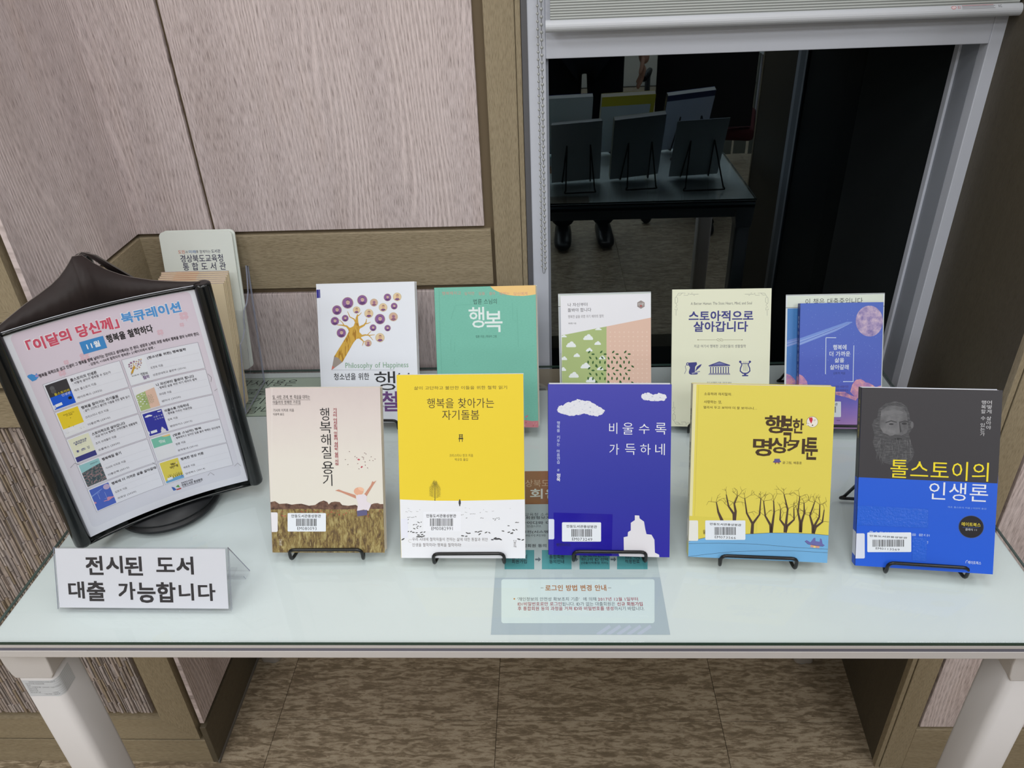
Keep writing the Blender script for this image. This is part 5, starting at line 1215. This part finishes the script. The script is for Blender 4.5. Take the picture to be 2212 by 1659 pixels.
for a in range(4):
    for i in range(n):
        f = pp.bm.faces.new([rows_[a][i], rows_[(a+1) % 4][i], rows_[(a+1) % 4][i+1], rows_[a][i+1]]); f.material_index = mi; f.smooth = True
po = own(pp.build('poster', sd))
PO = poster()
q = PO.build('poster_print', po, lambda x, y, l: face_pt(0, (x/0.210*2-1)*pw/SW, 0.0013+l, SZ+0.006+ph*(1-y/0.297)), split=0.004); q.location = (0, 0, 0)

# ================================================================ clear leaflet holder with leaflets and a tall card
lh = empty('leaflet_holder', (0.095, 0.50, 0), 'clear two-tier leaflet holder behind the notice stand', 'leaflet holder')
def hb(g, nm): return g.build(nm, lh, True)
prof = [(0.452, 0.0006), (0.552, 0.0006), (0.6000-0.0045, 0.196), (0.5885, 0.200), (0.582, 0.182), (0.572, 0.160), (0.556, 0.1475), (0.540, 0.1425), (0.5315, 0.132), (0.525, 0.117), (0.512, 0.1075), (0.496, 0.1045)]
for x in (0.0320, 0.1520):
    hb(MB().prism(prof, x, x+0.0022, M_ACR, 'x', msides=M_ACRE), 'side_plate')
def lean_plate(y0, z0, y1, z1, th, x0=0.0342, x1=0.1520):
    return MB().prism([(y0, z0), (y1, z1), (y1+th, z1), (y0+th, z0)], x0, x1, M_ACRE, 'x', msides=M_ACR)
hb(lean_plate(0.452, 0.0006, 0.4955, 0.104, 0.002), 'front_plate'); hb(lean_plate(0.507, 0.040, 0.5395, 0.142, 0.002), 'middle_plate'); hb(lean_plate(0.5495, 0.0006, 0.5925, 0.196, 0.002), 'back_plate')
hb(MB().box(0.024, 0.1640, 0.450, 0.5560, 0.0004, 0.0024, M_ACR, 0.0004), 'foot_plate')
TL_ = math.radians(12.5)
M_CREAM = flat((222, 205, 172), 0.55)
M_CREAME = noisy('leaflet_edges', [(0.35, (196, 170, 140)), (0.5, (226, 206, 180)), (0.65, (206, 176, 150))], (10, 900, 4), 3)
LEAFL = ['foremost cream leaflet of the stack in the clear holder, small brown print on it', 'second leaflet from the front of the cream stack', 'third leaflet from the front of the cream stack', 'middle leaflet of the cream stack', 'third leaflet from the back of the cream stack', 'second leaflet from the back of the cream stack', 'rearmost cream leaflet, nearest the tall pale card']
for i in range(7):
    y = 0.4600+i*0.0043; h = 0.208 + 0.0012*i
    fr = Matrix.Translation((0.0925+0.0006*(i % 3), y+0.001, 0.0030+0.0002*i)) @ Matrix.Rotation(-TL_, 4, 'X')
    o = empty('leaflet', fr, LEAFL[i], 'leaflet', 'cream leaflets in the clear holder')
    g = MB().box(-0.0535, 0.0535, 0, 0.0036, 0, h, M_CREAM, 0.0004).build('folded_sheet', o); g.location = (0, 0, 0)
    c = Print(0.107, 0.0036); c.n = 1
    for a, b_, col in ((0, .22, (214, 168, 176)), (.22, .56, (220, 124, 100)), (.56, 1, (186, 178, 200))): c.add([(0.107*a, 0), (0.107*b_, 0), (0.107*b_, 0.0036), (0.107*a, 0.0036)], col, raw=True)
    c.up(); c.add([(0, 0), (0.107, 0), (0.107, 0.0006), (0, 0.0006)], (232, 216, 196), raw=True); c.add([(0, 0.0018), (0.107, 0.0018), (0.107, 0.0024), (0, 0.0024)], (206, 170, 176), raw=True)
    q = c.build('top_edge_print', g, lambda x, y, l, h=h: (x-0.0535, y, h+l+0.0002)); q.location = (0, 0, 0)
    if i == 0:
        c = Print(0.107, h); c.n = 1
        for k in range(6): c.line([(0.072+0.004*k, 0.105+0.011*(k % 3)), (0.084+0.003*k, 0.118+0.010*(k % 3)), (0.078, 0.131+0.004*k)], 0.0012, (120, 96, 66), 0.0004)
        q = c.build('front_print', g, lambda x, y, l, h=h: (x-0.0535, -l-0.0001, h-y)); q.location = (0, 0, 0)
def card(i, dx, lab):
    fr = Matrix.Translation((0.0900+dx, 0.5210+0.0060*i, 0.0430)) @ Matrix.Rotation(-math.radians(13.5), 4, 'X')
    o = empty('tall_card', fr, lab, 'card')
    w_, h, r = 0.117, 0.2285, 0.008; P = []
    for cx, cy, a0 in ((w_/2-r, r, -90), (w_/2-r, h-r, 0), (-w_/2+r, h-r, 90), (-w_/2+r, r, 180)):
        for k in range(7):
            a = math.radians(a0+k*15); P.append((cx+r*math.cos(a), cy+r*math.sin(a)))
    g = MB().prism(P, 0, 0.0035, flat((226, 232, 226), 0.4), 'y', 0.0004).build('board', o); g.location = (0, 0, 0)
    if i == 0:
        c = Print(w_, h, [(165, 108), (782, 88), (782+60, 88+1240), (165+60, 108+1240)]); c.n = 1
        c.text('도민', 315, 260, 372, 288, (206, 104, 74), .01); c.text('과', 374, 264, 398, 284, (60, 60, 90)); c.text('미래', 406, 258, 466, 284, (80, 120, 180), .01); c.text('를', 468, 258, 488, 280, (60, 60, 90)); c.text('함께하는', 498, 256, 592, 280, (60, 60, 90)); c.text('도서관', 598, 250, 676, 278, (60, 60, 90), .01)
        c.text('경상북도교육청', 326, 300, 694, 354, (58, 56, 86), .01); c.text('통 합 도 서 관', 340, 368, 712, 424, (58, 56, 86), .01)
        q = c.build('card_print', g, lambda x, y, l: (x-w_/2, -l-0.0001, h-y)); q.location = (0, 0, 0)
card(0, 0.0, 'tall cream card with rounded corners and two lines of dark lettering, in the clear holder'); card(1, 0.0025, 'second tall pale card just behind the lettered card')

# ================================================================ tent-shaped acrylic name plate
sg = empty('tent_sign', Matrix.Translation((0.1683, 0.0430, 0.0)) @ rot2(-0.0109), 'clear tent-shaped acrylic sign with bold black lettering on white paper, front left of table', 'sign')
w_, L_, tl = 0.2073, 0.0745, 0.4529
def tp(s_, d): return (s_*math.sin(tl)+d*math.cos(tl), 0.003+s_*math.cos(tl)-d*math.sin(tl))   # s up the front slope, d behind it
def sp_(g, nm): return own(g.build(nm, sg))
def slab(s0, s1, d0, d1, x0, x1, m=M_ACR):
    return MB().prism([tp(s0, d0), tp(s1, d0), tp(s1, d1), tp(s0, d1)], x0, x1, M_ACRE if m is M_ACR else m, 'x', msides=m)
sp_(slab(0, L_, 0, 0.0014, -w_/2, w_/2), 'front_plate')
sp_(slab(0.001, L_-0.002, 0.0026, 0.0038, -w_/2, w_/2), 'inner_plate')
top = tp(L_, 0.0); t2 = tp(L_, 0.0014)
sp_(MB().prism([(top[0], top[1]), (top[0]+0.0016, top[1]), (0.0655, 0.0006), (0.0639, 0.0006)], -w_/2, w_/2, M_ACRE, 'x', msides=M_ACR), 'rear_plate')
sp_(MB().box(-w_/2, w_/2, 0.0500, 0.0650, 0.0004, 0.0018, M_ACR, 0.0003), 'rear_foot')
sp_(MB().prism([(0.0500, 0.0018), (0.0510, 0.0018), (0.0475, 0.0100), (0.0465, 0.0100)], -w_/2, w_/2, M_ACRE, 'x', msides=M_ACR), 'rear_lip')
sp_(MB().box(-w_/2, w_/2, -0.0006, 0.0048, 0.0006, 0.0020, M_ACR, 0.0003), 'front_foot')
pa = sp_(slab(0.0015, L_-0.0018, 0.0017, 0.0022, -w_/2+0.001, w_/2-0.0035, M_PAPERW), 'paper')
sp_(MB().box(w_/2-0.010, w_/2-0.002, 0.030, 0.044, 0.0265, 0.0280, M_ACR, 0.0003), 'inner_tab')
c = Print(w_, L_, [(370, 108), (1592, 93), (1627, 547), (408, 562)]); c.n = 1
K = (50, 48, 52)
for ch, b in zip('전시된도서', [(595, 173, 722, 304), (738, 170, 860, 288), (870, 173, 1000, 304), (1092, 177, 1222, 274), (1232, 168, 1356, 290)]): c.text(ch, *b, K, .03)
for ch, b in zip('대출가능합니다', [(475, 362, 592, 480), (605, 357, 740, 496), (828, 360, 953, 482), (962, 363, 1095, 502), (1098, 357, 1236, 496), (1255, 363, 1362, 480), (1390, 361, 1513, 480)]): c.text(ch, *b, K, .03)
q = c.build('sign_print', pa, lambda x, y, l: (x-w_/2,) + tp(L_-y, 0.00166-l)); q.location = (0, 0, 0)

# ================================================================ the rest of the reading room, seen in the night window
M_DESK = plain('desk_white', (206, 212, 216), 0.4, 0.4); M_POST = plain('post_grey', (176, 178, 190), 0.4, 0.4)
dk = empty('reading_desk', (2.1, -1.62, HF), 'white reading desk on grey double posts, standing behind the viewer', 'desk')
MB().box(1.78, 3.05, -1.95, -1.28, -0.030, 0.0, M_DESK, 0.002).build('desk_top', dk, True)
for x in (2.045, 2.11, 2.95): MB().box(x, x+0.038, -1.345, -1.305, HF, -0.030, M_POST, 0.002).build('desk_post', dk, True)
for x in (2.045, 2.95): MB().box(x, x+0.038, -1.93, -1.89, HF, -0.030, M_POST, 0.002).build('desk_post', dk, True)
MB().box(1.82, 3.0, -1.92, -1.90, -0.40, -0.05, M_POST, 0.002).build('modesty_panel', dk, True)
cu = empty('vertical_blind', (2.0, -2.3, HF), 'grey-green vertical slat blind behind the reading desk', 'blind')
M_SLAT = plain('slat_grey_green', (120, 124, 116), 0.7, 0.2)
for k in range(14):
    MB().box(1.55+k*0.09, 1.55+k*0.09+0.075, -2.31-0.01*(k % 2), -2.305-0.01*(k % 2), -0.70, 0.9, M_SLAT).build('slat', cu, True)
MB().box(1.5, 2.85, -2.34, -2.30, 0.9, 0.93, M_SLAT).build('head_rail', cu, True)
chr_ = empty('office_chair', Matrix.Translation((1.42, -1.30, HF)) @ rot2(0.25), 'black office chair with a dark red seat, mirrored in the night window', 'chair')
M_CHB = plain('chair_black', (24, 24, 27), 0.5, 0.3); M_CHR = plain('seat_dark_red', (74, 26, 30), 0.8, 0.2); M_CHM = plain('chair_chrome', (170, 172, 178), 0.2, 0.6, 0.9)
def cp(g, nm): o = g.build(nm, chr_); o.location = (0, 0, 0); return o
g = MB(); N9 = 8
for i in range(N9):          # backrest: bowed panel
    x0, x1 = -0.22+0.44*i/N9, -0.22+0.44*(i+1)/N9
    y0, y1 = 0.20+0.9*x0*x0*-1, 0.20+0.9*x1*x1*-1
    g.prism([(x0, y0), (x1, y1), (x1, y1+0.035), (x0, y0+0.035)], 0.50, 1.00, M_CHB, 'z')
cp(g, 'backrest'); cp(MB().box(-0.24, 0.24, -0.25, 0.20, 0.43, 0.49, M_CHR, 0.02), 'seat')
cp(MB().lathe([(0.028, 0.06), (0.028, 0.43)], (0, 0, 0), M_CHM, 16), 'gas_post')
for k in range(5):
    a = k*2*PI/5; leg_ = cp(MB().tube([(0, 0, 0.095), (0.16*math.cos(a), 0.16*math.sin(a), 0.085), (0.29*math.cos(a), 0.29*math.sin(a), 0.062)], 0.017, M_CHB, 8), 'leg')
    w9 = MB().tube([(0.29*math.cos(a)-0.012*math.sin(a), 0.29*math.sin(a)+0.012*math.cos(a), 0.027), (0.29*math.cos(a)+0.012*math.sin(a), 0.29*math.sin(a)-0.012*math.cos(a), 0.027)], 0.026, M_CHB, 14).build('caster', leg_); w9.location = (0, 0, 0)
for s_ in (-1, 1): cp(MB().tube([(s_*0.25, -0.05, 0.46), (s_*0.29, -0.05, 0.50), (s_*0.29, -0.05, 0.66), (s_*0.29, -0.12, 0.68), (s_*0.29, 0.10, 0.68)], 0.014, M_CHB, 8), 'armrest')

# the person taking the picture, mirrored dimly in the glass
def skin_body(name, nodes, edges, mat, parent, sub=2, loc=None):
    me = bpy.data.meshes.new(name); me.from_pydata([n[:3] for n in nodes], edges, [])
    o = bpy.data.objects.new(name, me); COL.objects.link(o); o.parent = parent
    md = o.modifiers.new('skin', 'SKIN'); sv = me.skin_vertices[0].data
    for i, n in enumerate(nodes): sv[i].radius = (n[3], n[4] if len(n) > 4 else n[3])
    sv[0].use_root = True; md.use_smooth_shade = True
    ss = o.modifiers.new('sub', 'SUBSURF'); ss.levels = sub; ss.render_levels = sub
    me.materials.append(mat); return o
pe = empty('person', Matrix.Translation((0.82, -1.00, HF)), 'person in dark navy jacket and trousers standing before the table, mirrored in the glass', 'person')
M_SKIN = plain('skin', (198, 154, 132), 0.5, 0.3); M_NAVY = plain('navy_cloth', (24, 26, 44), 0.85, 0.15); M_TRS = plain('dark_trousers', (20, 22, 30), 0.85, 0.15); M_SHOE = plain('black_shoe', (16, 15, 16), 0.35, 0.4); M_HAIR = plain('dark_hair', (22, 18, 17), 0.5, 0.3)
body = [(0, 0, 0.93, .15, .10), (0, 0, 1.08, .13, .09), (0, .01, 1.25, .15, .10), (0, .0, 1.38, .13, .08), (0, .02, 1.46, .055), (0, .045, 1.53, .055), (0, .06, 1.60, .078, .092), (0, .055, 1.67, .07, .085),
    (-.17, .0, 1.38, .055), (-.235, -.01, 1.12, .045), (-.25, .04, .89, .031), (-.252, .06, .80, .036, .022),
    (.17, .0, 1.38, .055), (.235, -.01, 1.12, .045), (.25, .04, .89, .031), (.252, .06, .80, .036, .022),
    (-.09, .0, .88, .085), (-.095, .03, .50, .058), (-.095, 0, .10, .04), (.09, .0, .88, .085), (.095, .03, .50, .058), (.10, -.02, .10, .04)]
E_ = [(0, 1), (1, 2), (2, 3), (3, 4), (4, 5), (5, 6), (6, 7), (3, 8), (8, 9), (9, 10), (10, 11), (3, 12), (12, 13), (13, 14), (14, 15), (0, 16), (16, 17), (17, 18), (0, 19), (19, 20), (20, 21)]
skin_body('body', body, E_, M_SKIN, pe)
jk = [(0, 0, 0.90, .172, .122), (0, 0, 1.08, .148, .108), (0, .01, 1.25, .166, .118), (0, 0, 1.38, .142, .092), (0, .01, 1.43, .075), (-.17, 0, 1.38, .068), (-.235, -.01, 1.12, .058), (-.25, .035, .90, .045), (.17, 0, 1.38, .068), (.235, -.01, 1.12, .058), (.25, .035, .90, .045)]
skin_body('jacket', jk, [(0, 1), (1, 2), (2, 3), (3, 4), (3, 5), (5, 6), (6, 7), (3, 8), (8, 9), (9, 10)], M_NAVY, pe)
skin_body('trousers', [(0, 0, 0.93, .155, .108), (-.09, 0, .86, .098), (-.095, .03, .50, .074), (-.095, 0, .06, .066), (.09, 0, .86, .098), (.095, .03, .50, .074), (.10, -.02, .06, .066)], [(0, 1), (1, 2), (2, 3), (0, 4), (4, 5), (5, 6)], M_TRS, pe)
for s_, y0 in ((-.095, 0), (.10, -.02)): skin_body('shoe', [(s_, y0-.05, .045, .042, .04), (s_, y0+.04, .045, .045, .038), (s_*1.05, y0+.14, .032, .046, .028), (s_*1.06, y0+.20, .026, .036, .022)], [(0, 1), (1, 2), (2, 3)], M_SHOE, pe)
skin_body('hair', [(0, .02, 1.56, .07, .07), (0, .03, 1.65, .088, .098), (0, .06, 1.715, .07, .07)], [(0, 1), (1, 2)], M_HAIR, pe)
hd = []
for s_ in (-1, 1):
    g = MB(); g.lathe([(0.0015, -0.011), (0.009, -0.006), (0.011, 0), (0.009, 0.006), (0.0015, 0.011)], (s_*0.03, 0.143, 1.615), plain('eye_dark', (30, 22, 20), 0.2), 12); o = g.build('eye', pe); o.location = (0, 0, 0)
o = skin_body('nose', [(0, .135, 1.61, .010), (0, .155, 1.585, .014)], [(0, 1)], M_SKIN, pe, 1)
o = skin_body('mouth', [(-.022, .140, 1.552, .005), (0, .149, 1.552, .007), (.022, .140, 1.552, .005)], [(0, 1), (1, 2)], plain('lip', (150, 84, 80), 0.4), pe, 1)
for s_ in (-1, 1): skin_body('ear', [(s_*.078, .05, 1.585, .008, .012), (s_*.084, .045, 1.615, .010, .016)], [(0, 1)], M_SKIN, pe, 1)
for s_ in (-1, 1):
    for k in range(4):
        y = 0.035+k*0.019; L9 = (0.070, 0.082, 0.078, 0.062)[3-k]; x = s_*.252
        skin_body('finger', [(x, y, .80, .009), (x-s_*.004, y, .775, .0085), (x-s_*.012, y+.002, .775-L9*.45, .0078), (x-s_*.026, y+.003, .775-L9*.85, .007)], [(0, 1), (1, 2), (2, 3)], M_SKIN, pe, 1)
    skin_body('thumb', [(s_*.246, .075, .835, .010), (s_*.238, .102, .800, .0095), (s_*.230, .110, .770, .0085)], [(0, 1), (1, 2)], M_SKIN, pe, 1)

# ================================================================ lettering of every print
for pr_, me_, place_, split_ in PENDING: pr_.fill(me_, place_, split_)
